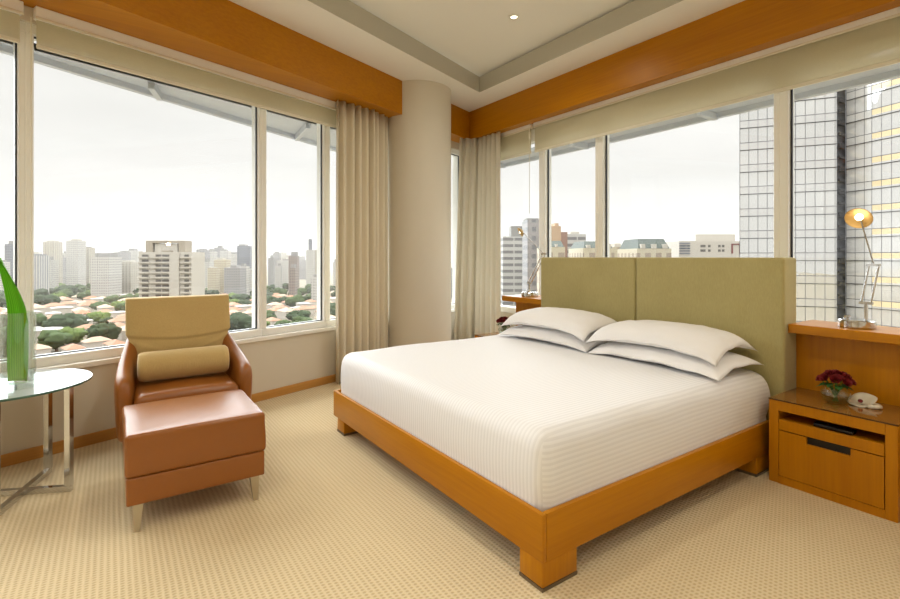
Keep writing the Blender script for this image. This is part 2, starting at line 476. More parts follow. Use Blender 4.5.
# pale aluminium sun louvers outside the glass
def louver(name, pts, z, label, cat='louver'):
    r = empty(name, (pts[0][0], pts[0][1], z), label, cat)
    bm = prism(bmesh.new(), pts, z, z + .04); shift(bm, r.location); link('blade', bm, M['fin'], r)
    a, b = Vector((*pts[0], z)), Vector((*pts[1], z))
    bm = bmesh.new(); bar(bm, a + Vector((0, 0, .0)), b, .05, .09); shift(bm, r.location); link('front_edge', bm, M['fin'], r)
    n = max(2, int((b - a).length / 1.3))
    q0, q1 = Vector((*pts[3], z)), Vector((*pts[2], z))
    for i in range(n):
        t = (i + .5) / n
        bm = bmesh.new(); bar(bm, a.lerp(b, t) + Vector((0, 0, -.03)), q0.lerp(q1, t) + Vector((0, 0, -.03)), .045, .06); shift(bm, r.location)
        link('bracket', bm, M['fin'], r)
    return r
zl = 2.63
def lv(u, v, z):
    d = (EYE - z) * FPX / (v - HY); p = far(u, d, z); return (p.x, p.y)
A_, B_ = Vector(lv(31, 54, zl)), Vector(lv(320, 143, zl))
D_ = (B_ - A_).normalized()
oA, oB = A_ - D_ * 1.5, B_ + D_ * 2.0
louver('sun_canopy', [tuple(oA), tuple(oB), lwpt(sl(oB.x) + .05, .3), lwpt(sl(oA.x), .3)], zl, 'pale blue grey sun louver outside the city windows')
louver('sun_canopy', [(4.55, YB), (4.55, 6.0), (4.27, 6.0), (4.27, YB)], 2.56, 'pale blue grey sun louver outside the bed head windows')

# ------------------------------------------------------------------ curtains
def curtain(name, label, path, z0, z1, amp, waves, mat, flare=0.0, seed=0):
    """path: list of xy points; folds along it"""
    P = [Vector(p) for p in path]; L = [0]
    for a, b in zip(P, P[1:]): L.append(L[-1] + (b - a).length)
    def at(t):
        d = t * L[-1]
        for i in range(len(P) - 1):
            if d <= L[i + 1] or i == len(P) - 2:
                k = (d - L[i]) / (L[i + 1] - L[i]); q = P[i].lerp(P[i + 1], k); tn = (P[i + 1] - P[i]).normalized()
                return q, Vector((tn.y, -tn.x))
    org = Vector((P[0].x, P[0].y, z0))
    def fn(u, v):
        q, n = at(u)
        ph = u * waves * 2 * math.pi + seed + .35 * math.sin(u * 9 + seed) + .25 * math.sin(v * 2.5 + u * 7)
        a = amp * (.75 + .25 * math.sin(u * 23 + seed)) * (1 + .25 * (1 - v))
        f = a * (math.sin(ph) + .25 * math.sin(2 * ph + 1))
        q = q + n * f + (P[0] - P[-1]).normalized() * flare * (1 - v) * (1 - u)
        return Vector((q.x, q.y, z0 + (z1 - z0) * v)) - org
    bm = bmesh.new(); gridmesh(bm, fn, int(waves * 14) + 1, 14)
    o = link(name, bm, mat, None, True, org)
    s = o.modifiers.new('thickness', 'SOLIDIFY'); s.thickness = .004; s.offset = 0
    return tag(o, label, 'curtain')
def lwc(x, c): return (x, c + SL * x)
curtain('curtain', 'beige linen curtain hanging between the city window and the column', [lwc(1.80, 3.98), lwc(2.26, 3.95), lwc(2.52, 4.03)], .01, ZB - .003, .045, 8.5, M['curtain'], seed=1.2)
curtain('curtain', 'pale linen curtain gathered in the room corner beside the column', [lwc(3.70, 3.92), (3.91, 5.06), (3.92, 4.62)], .01, ZB - .003, .034, 7.5, M['curtain_pale'], .10, .4)

# ------------------------------------------------------------------ bed
bed = empty('bed', (2.25, 2.355, 0), 'low honey wood bed base under the white mattress', 'bed')
X0, X1, Y0, Y1, ZP0, ZP1 = 1.316, 3.235, 1.31, 3.40, .110, .290
mkbox('foot_rail', M['wood_y'], bed, X0, X0 + .023, Y0, Y1, ZP0, ZP1, .004, 2)
mkbox('side_rail', M['wood_x'], bed, X0 + .0232, X1, Y0, Y0 + .023, ZP0, ZP1, .0025, 2)
mkbox('side_rail', M['wood_x'], bed, X0 + .0232, X1, Y1 - .023, Y1, ZP0, ZP1, .0025, 2)
mkbox('slat_deck', M['wood_x'], bed, X0 + .024, X1 - .01, Y0 + .024, Y1 - .024, .16, .205)
for lx, ly in ((X0 + .004, Y0 + .004), (X0 + .02, Y1 - .15), (X1 - .22, Y0 + .008), (X1 - .22, Y1 - .14)):
    lg = mkbox('leg', M['wood_v'], bed, lx, lx + .19, ly, ly + .125, .014, ZP0 - .0005, .004, 2)
    mkbox('plinth', M['plinth'], lg, lx - .001, lx + .191, ly - .001, ly + .126, 0, .0135)
thing_parts(bed)

MX0, MX1, MY0, MY1, MZ0, MZ1 = 1.3425, 3.236, 1.3365, 3.3735, .212, .565
def mpuff(c):
    u = (c.x - (MX0 + MX1) / 2) / ((MX1 - MX0) / 2); v = (c.y - (MY0 + MY1) / 2) / ((MY1 - MY0) / 2)
    k = max(0, (c.z - .30) / (MZ1 - .30))
    o = Vector((0, 0, 0))
    o.z += k * (.022 * (1 - u * u) ** .5 * (1 - v * v) ** .5 if abs(u) < 1 and abs(v) < 1 else 0)
    o.z += .006 * k * noise.noise(Vector((c.x * 2.3, c.y * 2.3, 0)))
    kk = max(0, min(1, (c.z - .31) / .25)); b = math.sin(math.pi * kk) * (.010 + (.034 * max(0, u) ** 6 if v < 0 else 0))
    if abs(v) > .9: o.y += math.copysign(b, v) + .010 * kk * noise.noise(Vector((c.x * 4, c.z * 6, 2)))
    if u < -.9: o.x -= b
    # sides draw in towards the top
    o.y -= math.copysign(.02 * k * (abs(v) ** 8), v); o.x -= .016 * k * (abs(u) ** 8) * math.copysign(1, u)
    return o
mt = softbox('mattress', M['bedding'], None, MX0, MX1, MY0, MY1, MZ0, MZ1, .066, 22, 6, mpuff)
tag(mt, 'thick mattress in a smooth white striped sateen cover', 'mattress')

def pillow(name, label, cx, cy, z, lx, ly, h, rot=(0, 0, 0), seed=0, low=.45, droop=.05):
    n = 44
    def fn(sign):
        def f(a, b):
            u, v = a * 2 - 1, b * 2 - 1
            u = math.copysign(abs(u) ** .8, u); v = math.copysign(abs(v) ** .8, v)
            fl = .05
            su, sv = max(0, 1 - (abs(u) / (1 - fl)) ** 2.6), max(0, 1 - (abs(v) / (1 - fl * .6)) ** 2.8)
            t = (su * sv) ** .40 * h / 2
            bf = min(1, (1 - abs(u)) / .05, (1 - abs(v)) / .03)
            pin = 1 - .05 * (1 - v * v) * abs(u) ** 4; pin2 = 1 - .03 * (1 - u * u) * abs(v) ** 4
            w = .004 * noise.noise(Vector((u * 2.2 + seed, v * 4, sign))) + .0035 * noise.noise(Vector((u * 6 + seed, v * 9, sign * 3)))
            zz = sign * (t * (1.0 if sign > 0 else low) + .0018 * bf) + w * bf * min(1, t * 25)
            edge = .012 * noise.noise(Vector((u * 2 + seed, v * 3 + seed, 7)))
            return Vector((u * lx / 2 * pin, v * ly / 2 * pin2, zz - droop * (abs(u) ** 3 * abs(v) ** 3) - .012 * (u * u + v * v) + edge * max(abs(u), abs(v)) ** 4))
        return f
    bm = bmesh.new(); gridmesh(bm, fn(1), n, n); gridmesh(bm, fn(-1), n, n)
    bmesh.ops.remove_doubles(bm, verts=bm.verts, dist=.0004)
    o = link(name, bm, M['pillow'], None, True, (cx, cy, z))
    o.rotation_euler = rot
    return tag(o, label, 'pillow')
R3 = math.radians
pillow('pillow', 'white pillow under the topmost one, on the bed side by the rose nightstand', 2.945, 1.81, .640, .50, .92, .098, (0, R3(-3), R3(-1.5)), 1, .6, .02)
pillow('pillow', 'topmost white pillow on the bed side by the rose nightstand', 2.965, 1.845, .741, .50, .90, .150, (0, R3(-3.5), R3(.5)), 5, .55, .055)
pillow('pillow', 'white pillow under the topmost one, on the bed side near the corner curtain', 2.94, 2.745, .647, .50, .94, .098, (0, R3(-3), R3(1)), 9, .6, .02)
pillow('pillow', 'topmost white pillow on the bed side near the corner curtain', 2.955, 2.75, .753, .50, .90, .150, (0, R3(-3.5), R3(0)), 13, .55, .055)

hb = empty('headboard', (3.33, 2.26, 0), 'tall olive upholstered headboard of two padded panels', 'headboard')
for a, b in ((1.267, 2.2575), (2.2625, 3.255)):
    softbox('padded_panel', M['olive'], hb, 3.243, 3.424, a, b, .06, 1.247, .016, 6, 4)
thing_parts(hb)

# ------------------------------------------------------------------ bedside ledges (panel + shelf)
def ledge(label, y0, y1, pl):
    r = empty('bedside_ledge', (3.45, (y0 + y1) / 2, 0), label, 'wall shelf')
    mkbox('shelf', M['wood_y'], r, 3.292, 3.63, y0, y1, .803, .855, .003, 1)
    mkbox('back_panel', M['wood_v'], r, 3.426, 3.47, pl[0], pl[1], 0, .8025)
    return thing_parts(r)
ledge('honey wood ledge and panel behind the nightstand with the roses', -.9, 1.2655, (-.9, 1.34))
ledge('short honey wood ledge and panel at the curtain end of the headboard', 3.257, 3.855, (3.19, 3.79))

# ------------------------------------------------------------------ nightstands
def nightstand(label, y0, y1, x0=3.037, x1=3.4245):
    r = empty('nightstand', ((x0 + x1) / 2, (y0 + y1) / 2, 0), label, 'nightstand')
    bm = bmesh.new(); st = .047
    box(bm, x0, x1, y1 - st, y1, 0, .455, .002, 1); box(bm, x0, x1, y0, y0 + st, 0, .455, .002, 1)
    box(bm, x0, x1, y0 + st + .0002, y1 - st - .0002, .402, .4548); box(bm, x0, x1, y0 + st + .0002, y1 - st - .0002, 0.0, .042)
    box(bm, x1 - .02, x1 - .0005, y0 + st + .0004, y1 - st - .0004, .0425, .4015); box(bm, x0 + .03, x1 - .021, y0 + st + .0004, y1 - st - .0004, .335, .352)
    link('body', bm, M['wood_v'], r)
    bm = box(bmesh.new(), x0 - .002, x1 - .0005, y0 - .001, y1 + .001, .4555, .462)
    bmesh.ops.recalc_face_normals(bm, faces=bm.faces)
    for f in bm.faces: f.material_index = 0 if abs(f.normal.z) > .5 else 1
    link('glass_top', bm, [M['brown_glass'], M['brown_edge']], r)
    mkbox('upper_drawer', M['wood_v'], r, x0 + .001, x0 + .02, y0 + st + .003, y1 - st - .003, .297, .354, .0015, 1)
    ym = (y0 + y1) / 2; hw = .095
    bm = bmesh.new(); zt = .292
    box(bm, x0 + .001, x0 + .02, y0 + st + .004, y1 - st - .003, .045, zt - .036)
    box(bm, x0 + .001, x0 + .02, ym + hw, y1 - st - .003, zt - .0359, zt); box(bm, x0 + .001, x0 + .02, y0 + st + .004, ym - hw, zt - .0359, zt)
    d = link('lower_drawer', bm, M['wood_v'], r)
    mkbox('finger_slot', M['dark'], d, x0 + .014, x0 + .024, ym - hw - .01, ym + hw + .01, zt - .05, zt + .002)
    return thing_parts(r)
nightstand('honey wood nightstand with the glass bowl of roses and white dish', .712, 1.262)
nightstand('honey wood nightstand beyond the bed, near the corner curtain', 3.43, 3.98)
case = mkbox('remote_control', M['darkgloss'], None, 3.062, 3.12, .89, 1.06, .3525, .372, .004, 2)
tag(case, 'flat black remote control lying in the open slot of the nightstand', 'remote control')

# ------------------------------------------------------------------ roses in glass bowls
def roses(label_b, x, y, z, group_label):
    r = empty('flower_bowl', (x, y, z), label_b, 'vase')
    prof = [(0, .0), (.034, .0), (.055, .014), (.067, .044), (.064, .07), (.052, .09), (.047, .098)]
    bm = lathe(bmesh.new(), prof, 0, 0, 32); o = link('bowl', bm, M['vessel'], r, True)
    bm = lathe(bmesh.new(), [(0, .004), (.032, .004), (.05, .015), (.062, .04), (.061, .056), (0, .056)], 0, 0, 24); link('water', bm, M['water'], r, True)
    rng = random.Random(3)
    spots = [(0, 0, .162)] + [(.034 * math.cos(a), .034 * math.sin(a), .150 + .008 * math.sin(3 * a)) for a in [k * 2 * math.pi / 5 for k in range(5)]] + \
            [(.064 * math.cos(a), .064 * math.sin(a), .132 + .01 * math.cos(2 * a)) for a in [k * 2 * math.pi / 8 + .3 for k in range(8)]]
    for sx, sy, sz in spots:
        bm = bmesh.new()
        for lyr, (rr, hh, np_) in enumerate(((.010, .020, 3), (.016, .018, 5), (.021, .013, 6))):
            for k in range(np_):
                a0 = 2 * math.pi * k / np_ + lyr * .6 + rng.random() * .3
                def fn(u, v, a0=a0, rr=rr, hh=hh, w=2 * math.pi / np_ * .75):
                    a = a0 + (u - .5) * w * 1.6 * (1 - .35 * abs(v - .6)); q = rr * (.35 + .75 * v ** .6) * (1 + .12 * v * v * (v > .8))
                    return Vector((q * math.cos(a), q * math.sin(a), -.010 + hh * (v * 1.5) * (1 - .3 * (2 * u - 1) ** 2 * v)))
                gridmesh(bm, fn, 5, 5)
        tilt = Vector((sx, sy, .06)).normalized()
        rot = Vector((0, 0, 1)).rotation_difference(tilt).to_matrix().to_4x4()
        bm.transform(Matrix.Translation((sx, sy, sz)) @ rot)
        link('rose', bm, M['red'], r, True)
    bm = bmesh.new()
    for sx, sy, sz in spots: tube(bm, [(sx * .25, -sy * .2, .012), (sx * .35, sy * .35, .08), (sx * .95, sy * .95, sz - .008)], .0022, 6)
    link('stems', bm, M['stem'], r, True)
    bm = bmesh.new()
    for k in range(11):
        a = k * 2 * math.pi / 11 + .2; L = .05 + .012 * rng.random(); dz = rng.uniform(-.012, .012)
        def fn(u, v, a=a, L=L, dz=dz):
            w = .017 * math.sin(math.pi * min(1, u * 1.02)) ** .8 * (v * 2 - 1); q = .026 + L * u
            return Vector((q * math.cos(a) - w * math.sin(a), q * math.sin(a) + w * math.cos(a), .098 + dz + .022 * u - .035 * u * u + .006 * abs(v - .5)))
        gridmesh(bm, fn, 7, 4)
    link('leaves', bm, M['leafdark'], r, True)
    return r
roses('clear glass bowl of dark red roses beside the white dish', 3.21, 1.008, .4622, '')
roses('dark red roses in a bowl beyond the bed, below the corner curtain', 3.30, 3.82, .4622, '')

# white dish with a dark sweet
ds = empty('small_dish', (3.285, .915, .4622), 'small white curled dish holding a dark red sweet beside the rose bowl', 'dish')
def dish(u, v):
    a = u * 2 * math.pi; q = .010 + .044 * v
    lift = .055 * v ** 1.5 * (.5 + .5 * math.cos(a + .35)) + .004 * math.sin(3 * a) * v
    return Vector((q * math.cos(a), q * 1.1 * math.sin(a), .004 + lift))
bm = bmesh.new(); gridmesh(bm, dish, 33, 8); bmesh.ops.remove_doubles(bm, verts=bm.verts, dist=.0002)
o = link('bowl', bm, M['cream'], ds, True); s = o.modifiers.new('t', 'SOLIDIFY'); s.thickness = .005; s.offset = 1
def ringf(u, v):
    a = u * 2 * math.pi; b = v * 2 * math.pi
    q = .036 + .010 * math.cos(b); return Vector((-.012 + q * .8 * math.cos(a), -.055 + q * .7 * math.sin(a), .0115 + .010 * math.sin(b) + .002 * math.sin(2 * a)))
bm = bmesh.new(); gridmesh(bm, ringf, 25, 11); bmesh.ops.remove_doubles(bm, verts=bm.verts, dist=.0002)
link('rim_roll', bm, M['cream'], ds, True)
bm = bmesh.new(); bmesh.ops.create_icosphere(bm, subdivisions=2, radius=.012); bm.transform(Matrix.Translation((-.012, .004, .024)) @ Matrix.Scale(.8, 4, (0, 0, 1)))
link('sweet', bm, M['red'], ds, True)

# ------------------------------------------------------------------ swing arm lamps
def XP(u, v, x):
    k = (u - 450) / FPX; d = x / (FW.x + k * RT.x); return Vector((x, d * (FW.y + k * RT.y), EYE + (HY - v) / FPX * d))
def lamp(label, bx, by, joints, face, headr, energy):
    z0 = .8555
    r = empty('desk_lamp', (bx, by, z0), label, 'lamp')
    add = lambda n, bm, m, p=r, sm=True: autosmooth(link(n, shift(bm, r.location), m, p))
    add('base', lathe(bmesh.new(), [(0, z0), (.082, z0), (.086, z0 + .004), (.086, z0 + .038), (.08, z0 + .045), (0, z0 + .045)], bx, by, 40), M['chrome'])
    a, b, h = joints                                  # lower bracket, upper bracket, head centre
    add('post', tube(bmesh.new(), [(a.x, a.y, z0 + .044), (a.x, a.y, a.z)], .009, 14), M['chrome'])
    add('knob', lathe(bmesh.new(), [(0, z0 + .0452), (.016, z0 + .0452), (.016, z0 + .062), (0, z0 + .062)], bx + .02, by + .05, 20), M['chrome'])
    sgn = Vector((0, 1, 0)); w = .021
    lb = bmesh.new(); bar(lb, a - sgn * (w + .01), a + sgn * (w + .01), .014, .014); add('lower_bracket', lb, M['chrome'])
    ub = bmesh.new(); bar(ub, b - sgn * (w + .012), b + sgn * (w + .012), .014, .014); add('upper_bracket', ub, M['chrome'])
    for s in (-1, 1): add('arm_rod', tube(bmesh.new(), [a + sgn * w * s, b + sgn * w * s], .0055, 12), M['chrome'])
    f = Vector(face).normalized()
    back = h - f * .016
    add('upper_arm', tube(bmesh.new(), [b, back], .0042, 12), M['chrome'])
    rot = Vector((0, 0, 1)).rotation_difference(f).to_matrix().to_4x4(); T = Matrix.Translation(h) @ rot
    bm = lathe(bmesh.new(), [(0, -.028), (headr * .45, -.024), (headr * .85, -.008), (headr, .010), (headr * .97, .010), (headr * .82, -.006), (headr * .43, -.020), (0, -.023)], 0, 0, 36); bm.transform(T)
    sh = add('lamp_shade', bm, M['lampgold'])
    bm = bmesh.new(); bmesh.ops.create_uvsphere(bm, u_segments=16, v_segments=10, radius=headr * .30); bm.transform(T @ Matrix.Translation((0, 0, -.004)))
    add('bulb', bm, M['bulb'], sh)
    L = bpy.data.lights.new('lamp_light', 'SPOT'); L.energy = energy; L.color = (1, .80, .55); L.shadow_soft_size = .03; L.spot_size = math.radians(150); L.spot_blend = .6
    lo_ = bpy.data.objects.new('lamp_light', L); C.objects.link(lo_); lo_.location = h + f * .035
    lo_.rotation_euler = (-f).to_track_quat('Z', 'Y').to_euler()
    return r
lamp('chrome swing arm lamp on the ledge above the rose nightstand', 3.45, .985, (XP(866, 303, 3.44), XP(874, 265, 3.44), XP(859, 217.5, 3.40)), (-.80, -.05, -.50), .063, 3)
lamp('chrome swing arm lamp on the ledge at the curtain end of the headboard', 3.44, 3.60, (XP(529.5, 283, 3.42), XP(544, 254, 3.42), XP(520.5, 232, 3.36)), (-.55, .45, -.40), .052, 2)

# ------------------------------------------------------------------ ottoman
ot = empty('ottoman', (.35, 2.92, 0), 'square tan leather ottoman on four metal legs in front of the armchair', 'ottoman')
def opuff(c):
    o = Vector((0, 0, 0)); u = (c.x - .35) / .305; v = (c.y - 2.92) / .29
    if c.z > .40: o.z += .012 * max(0, 1 - u * u) * max(0, 1 - v * v)
    o += Vector((.004 * noise.noise(c * 7), .004 * noise.noise(c * 7 + Vector((5, 0, 0))), .003 * noise.noise(c * 5)))
    return o
softbox('cushion', M['leather'], ot, .046, .656, 2.632, 3.20, .2508, .447, .017, 10, 4, opuff)
softbox('base', M['leather'], ot, .052, .650, 2.635, 3.196, .126, .2502, .007, 5, 2)
for lx, ly in ((.098, 2.672), (.604, 2.672), (.098, 3.16), (.604, 3.16)):
    bm = bmesh.new()
    t0, t1 = .021, .012; dx = -.006 if lx < .3 else .006; dy = -.012 if ly < 3 else .012
    a = [bm.verts.new((lx + x * t0, ly + y * t0, .1258)) for x, y in ((-1, -1), (1, -1), (1, 1), (-1, 1))]
    b = [bm.verts.new((lx + dx + x * t1, ly + dy + y * t1, 0)) for x, y in ((-1, -1), (1, -1), (1, 1), (-1, 1))]
    bm.faces.new(a); bm.faces.new(b[::-1])
    for i in range(4): bm.faces.new((a[i], b[i], b[(i + 1) % 4], a[(i + 1) % 4]))
    link('leg', bm, M['steel'], ot)
thing_parts(ot)

# ------------------------------------------------------------------ armchair
ch = empty('armchair', (.39, 3.7, 0), 'tan leather armchair with gold beige back cover by the window', 'armchair')
softbox('seat_base', M['leather'], ch, .085, .700, 3.44, 3.95, .16, .31, .02, 4, 3)
def spuff(c):
    u = (c.x - .39) / .3; v = (c.y - 3.62) / .27
    return Vector((0, 0, .022 * max(0, 1 - u * u) * max(0, 1 - v * v) if c.z > .36 else 0))
softbox('seat_cushion', M['leather'], ch, .105, .680, 3.375, 3.83, .295, .438, .045, 8, 6, spuff)
def arm(side):
    ys = [3.405, 3.43, 3.47, 3.53, 3.6, 3.68, 3.76, 3.84, 3.91, 3.96, 4.0]
    top = [.475, .52, .545, .562, .584, .612, .648, .69, .73, .755, .76]
    outx = [.030, .012, .004, .003, .008, .018, .032, .048, .062, .072, .078]
    thk = [.045, .080, .098, .104, .102, .098, .096, .098, .104, .108, .108]
    rings = []; bm = bmesh.new()
    for y, zt, ox, th in zip(ys, top, outx, thk):
        zb = .165 + (.03 if y < 3.42 else 0); ring_ = []
        prof = [(0.12, 0), (0.0, .06), (0, .35), (0, .65), (.02, .86), (.14, .955), (.38, 1.0), (.66, .985), (.88, .93), (.98, .82), (1, .6), (1, .3), (1, .05), (.9, 0)]
        for p, q in prof:
            lean = .018 * (1 - q)                      # the shell leans in towards the floor
            x = ox + lean + p * th
            ring_.append(bm.verts.new((x if side < 0 else .785 - x, y, zb + (zt - zb) * q)))
        rings.append(ring_)
    n = len(rings[0])
    for a, b in zip(rings, rings[1:]):
        for k in range(n): bm.faces.new((a[k], a[(k + 1) % n], b[(k + 1) % n], b[k]))
    bm.faces.new(rings[0]); bm.faces.new(rings[-1][::-1])
    o = link('armrest', bm, M['leather'], ch, True)
    m = o.modifiers.new('s', 'SUBSURF'); m.levels = m.render_levels = 2
arm(-1); arm(1)
def back(front, off, th, zlo, zhi, wmul=1.0):
    def fn(u, v):
        z = zlo + (zhi - zlo) * v
        k = (z - .40) / .6
        y = 3.80 + .15 * k
        w = .262 + .050 * max(0, min(1, (z - .62) / .12)) ** 1.0
        w *= wmul
        s = (u * 2 - 1)
        x = .392 + s * w
        bulge = .018 * (1 - s * s) * math.sin(math.pi * min(1, max(0, v)))
        wr = .006 * math.sin(26 * (z + .25 * abs(s) ** 2 * (.8 - z))) * max(0, 1 - abs(z - .64) / .12) if front < 0 else 0
        if front < 0:
            q = max(0, min(1, (z - (.690 + .030 * s * s)) / .018)); wr += .013 * (1 - q * q * (3 - 2 * q)); q2 = z - (.60 + .09 * abs(s) ** 1.5); wr -= .007 * math.exp(-(q2 / .012) ** 2) * abs(s)
        e = .02 * abs(s) ** 10 * (1 if front < 0 else -1)
        return Vector((x, y + front * th / 2 + off - (bulge if front < 0 else -bulge * .3) + wr + e, z))
    return fn
def backmesh(name, mat, th, zlo, zhi, off, wmul):
    bm = bmesh.new(); nu, nv = 31, 61
    A = gridmesh(bm, back(-1, off, th, zlo, zhi, wmul), nu, nv); B = gridmesh(bm, back(1, off, th, zlo, zhi, wmul), nu, nv)
    for j in range(nv - 1):
        bm.faces.new((A[0][j], A[0][j + 1], B[0][j + 1], B[0][j])); bm.faces.new((A[-1][j], A[-1][j + 1], B[-1][j + 1], B[-1][j]))
    for i in range(nu - 1):
        bm.faces.new((A[i][0], A[i + 1][0], B[i + 1][0], B[i][0])); bm.faces.new((A[i][-1], A[i + 1][-1], B[i + 1][-1], B[i][-1]))
    o = link(name, bm, mat, ch, True)
    b = o.modifiers.new('b', 'BEVEL'); b.width = .018; b.segments = 4; b.limit_method = 'ANGLE'; b.angle_limit = math.radians(50)
    return o
backmesh('backrest', M['leather'], .10, .315, .955, .03, .97)
backmesh('back_cover', M['velvet'], .13, .455, .972, .012, 1.02)
for lx, ly in ((.12, 3.47), (.665, 3.47), (.14, 3.92), (.645, 3.92)):
    bm = tube(bmesh.new(), [(lx, ly, 0), (lx, ly, .161)], [.014, .022], 16); autosmooth(link('leg', bm, M['steel'], ch))
thing_parts(ch)
# bolster lying on the seat
bm = bmesh.new(); R_ = .092; prof = [(-.262, 0), (-.262, .5), (-.258, .85), (-.245, .97), (-.22, 1.0), (-.1, 1.0), (0, 1.01), (.1, 1.0), (.22, 1.0), (.245, .97), (.258, .85), (.262, .5), (.262, 0)]
rr = lathe(bm, [(max(0, r * R_), x) for x, r in prof], 0, 0, 40)
bm.transform(Matrix.Rotation(math.pi / 2, 4, 'Y'))
o = link('bolster_cushion', bm, M['velvet'], None, True, (.392, 3.636, .437 + R_ + .030))
tag(o, 'round gold beige bolster cushion lying on the armchair seat', 'cushion')

# ------------------------------------------------------------------ side table with leaf vase
TCX, TCY, TZ = -.466, 3.515, .57
tb = empty('side_table', (TCX, TCY, 0), 'round white glass side table on crossed chrome frames by the window', 'table')
bm = lathe(bmesh.new(), [(0, TZ - .012), (.372, TZ - .012), (.374, TZ - .010), (.374, TZ - .002), (.3735, TZ), (0, TZ)], TCX, TCY, 96)
for f in bm.faces:
    rad = max((Vector((v.co.x - TCX, v.co.y - TCY)).length for v in f.verts)); mn = min((Vector((v.co.x - TCX, v.co.y - TCY)).length for v in f.verts))
    f.material_index = 1 if mn > .36 else 0
autosmooth(link('table_top', bm, [M['glass_top'], M['glass_edge']], tb))
def uframe(a, b, lift):
    bm = bmesh.new(); w = .029; zb = .015 + lift
    a, b = Vector((*a, 0)), Vector((*b, 0)); d = (b - a).normalized() * w / 2
    bar(bm, a - d + Vector((0, 0, zb)), b + d + Vector((0, 0, zb)), w)
    for p in (a, b): bar(bm, p + Vector((0, 0, zb + w / 2 + .0002)), p + Vector((0, 0, TZ - .0125)), w)
    return link('leg_frame', bm, M['chrome'], tb)
uframe((-.305, 3.660), (-.462, 3.175), 0)
uframe((-.190, 3.322), (-.72, 3.565), 0.0005)
thing_parts(tb)
VX, VY = -.402, 3.395
vs = empty('glass_vase', (VX, VY, TZ + .0003), 'tall clear glass cylinder vase standing on the round side table', 'vase')
RV, HV = .071, .392
bm = lathe(bmesh.new(), [(0, 0), (RV, 0), (RV, HV), (RV - .004, HV), (RV - .004, .028), (0, .028)], 0, 0, 48)
autosmooth(link('cylinder', bm, M['vessel'], vs))

# leaf
rx = Vector((RT.x, RT.y, 0)); fx = Vector((FW.x, FW.y, 0))
def lerp_tab(tab, v):
    for (a, p), (b, q) in zip(tab, tab[1:]):
        if v <= b:
            k = (v - a) / (b - a); k = k * k * (3 - 2 * k) if len(tab) < 3 else k
            return p + (q - p) * k
    return tab[-1][1]
def leaf(u, v):
    h = .645 * v
    w = .057 * lerp_tab([(0, .86), (.12, .96), (.3, 1), (.45, .96), (.53, .90), (.60, .84), (.68, .75), (.75, .63), (.82, .49), (.88, .36), (.93, .23), (.97, .11), (1, .004)], v)
    cxo = lerp_tab([(0, .002), (.3, .004), (.5, .004), (.6, -.004), (.68, -.018), (.75, -.033), (.82, -.052), (.9, -.074), (1, -.102)], v)
    s = u * 2 - 1
    p = rx * (cxo + s * w) + fx * (.020 * (1 - s * s) - .010)
    return Vector((p.x, p.y, .032 + h))
bm = bmesh.new(); gridmesh(bm, leaf, 17, 40, uv=True)
o = link('palm_leaf', bm, M['leaf'], None, True, (VX, VY, TZ)); s = o.modifiers.new('t', 'SOLIDIFY'); s.thickness = .0012; s.offset = 0
tag(o, 'single broad bright green leaf standing in the glass cylinder vase', 'leaf')

# ------------------------------------------------------------------ ceiling downlight and added fill spots
spots = [(2.903, 3.235), (1.15, 2.2), (1.15, .3), (-.6, 1.3), (-.6, -.6), (1.15, -1.3), (-2.3, .4), (-2.3, -1.3)]  # first is the visible downlight, the rest are added unseen fill without fixtures
DL_FILL_ENERGY = 54
for i, (x, y) in enumerate(spots):
    L = bpy.data.lights.new('downlight_or_fill_beam', 'SPOT'); L.energy = DL_FILL_ENERGY; L.color = (1, .94, .83); L.shadow_soft_size = .05
    L.spot_size = math.radians(160); L.spot_blend = 1.0
    lo_ = bpy.data.objects.new('downlight_or_fill_beam', L); C.objects.link(lo_); lo_.location = (x, y, ZT - .02)
    if i: continue
    r = empty('ceiling_downlight', (x, y, ZT), 'small round recessed downlight glowing in the ceiling tray', 'ceiling light')
    bm = lathe(bmesh.new(), [(.028, -.0005), (.048, -.0005), (.046, -.006), (.030, -.010), (.028, -.006)], 0, 0, 32); link('bezel', bm, M['ceiling'], r, True)
    bm = lathe(bmesh.new(), [(0, -.001), (.027, -.001), (.027, -.004), (0, -.007)], 0, 0, 24); link('lens', bm, M['bulb'], r, True)

# ================================================================== the city
def facade(name, wall, win, fh=3.0, ww=2.6, zt=.5, xt=.45, rough=.7):
    t = NT(name); co = t.coords(); x, y, z = t.sep(co)
    g = t.n('ShaderNodeNewGeometry'); nx, ny, nz = t.sep(g.outputs['Normal'])
    hx = t.math('ADD', x, y)
    a = t.math('GREATER_THAN', t.math('FRACT', t.math('DIVIDE', z, fh)), zt)
    b = t.math('GREATER_THAN', t.math('FRACT', t.math('DIVIDE', hx, ww)), xt)
    k = t.math('MULTIPLY', t.math('MULTIPLY', a, b), t.math('LESS_THAN', t.math('ABSOLUTE', nz), .5))
    return t.done(t.bsdf(t.mix(k, wall, win), rough))
G = {}
G['white'] = facade('white tower facade', srgb(177, 174, 169), srgb(134, 134, 134))
G['whiteV'] = facade('white tower facade with upright strips', srgb(177, 175, 171), srgb(122, 125, 131), 300, 3.4, -1, .5)
G['cream'] = facade('cream tower facade', srgb(177, 169, 149), srgb(146, 134, 121))
G['beige'] = facade('beige tower facade', srgb(171, 165, 153), srgb(131, 128, 122), 3, 4.0, .4, .6)
G['grey'] = facade('grey tower facade', srgb(142, 140, 140), srgb(111, 113, 117))
G['bluegrey'] = facade('blue grey tower facade', srgb(121, 123, 131), srgb(90, 94, 105), 3.4, 2.4, .35, .3)
G['brown'] = facade('brown grey tower facade', srgb(134, 122, 115), srgb(97, 88, 86), 3.2, 2.8, .4, .4)
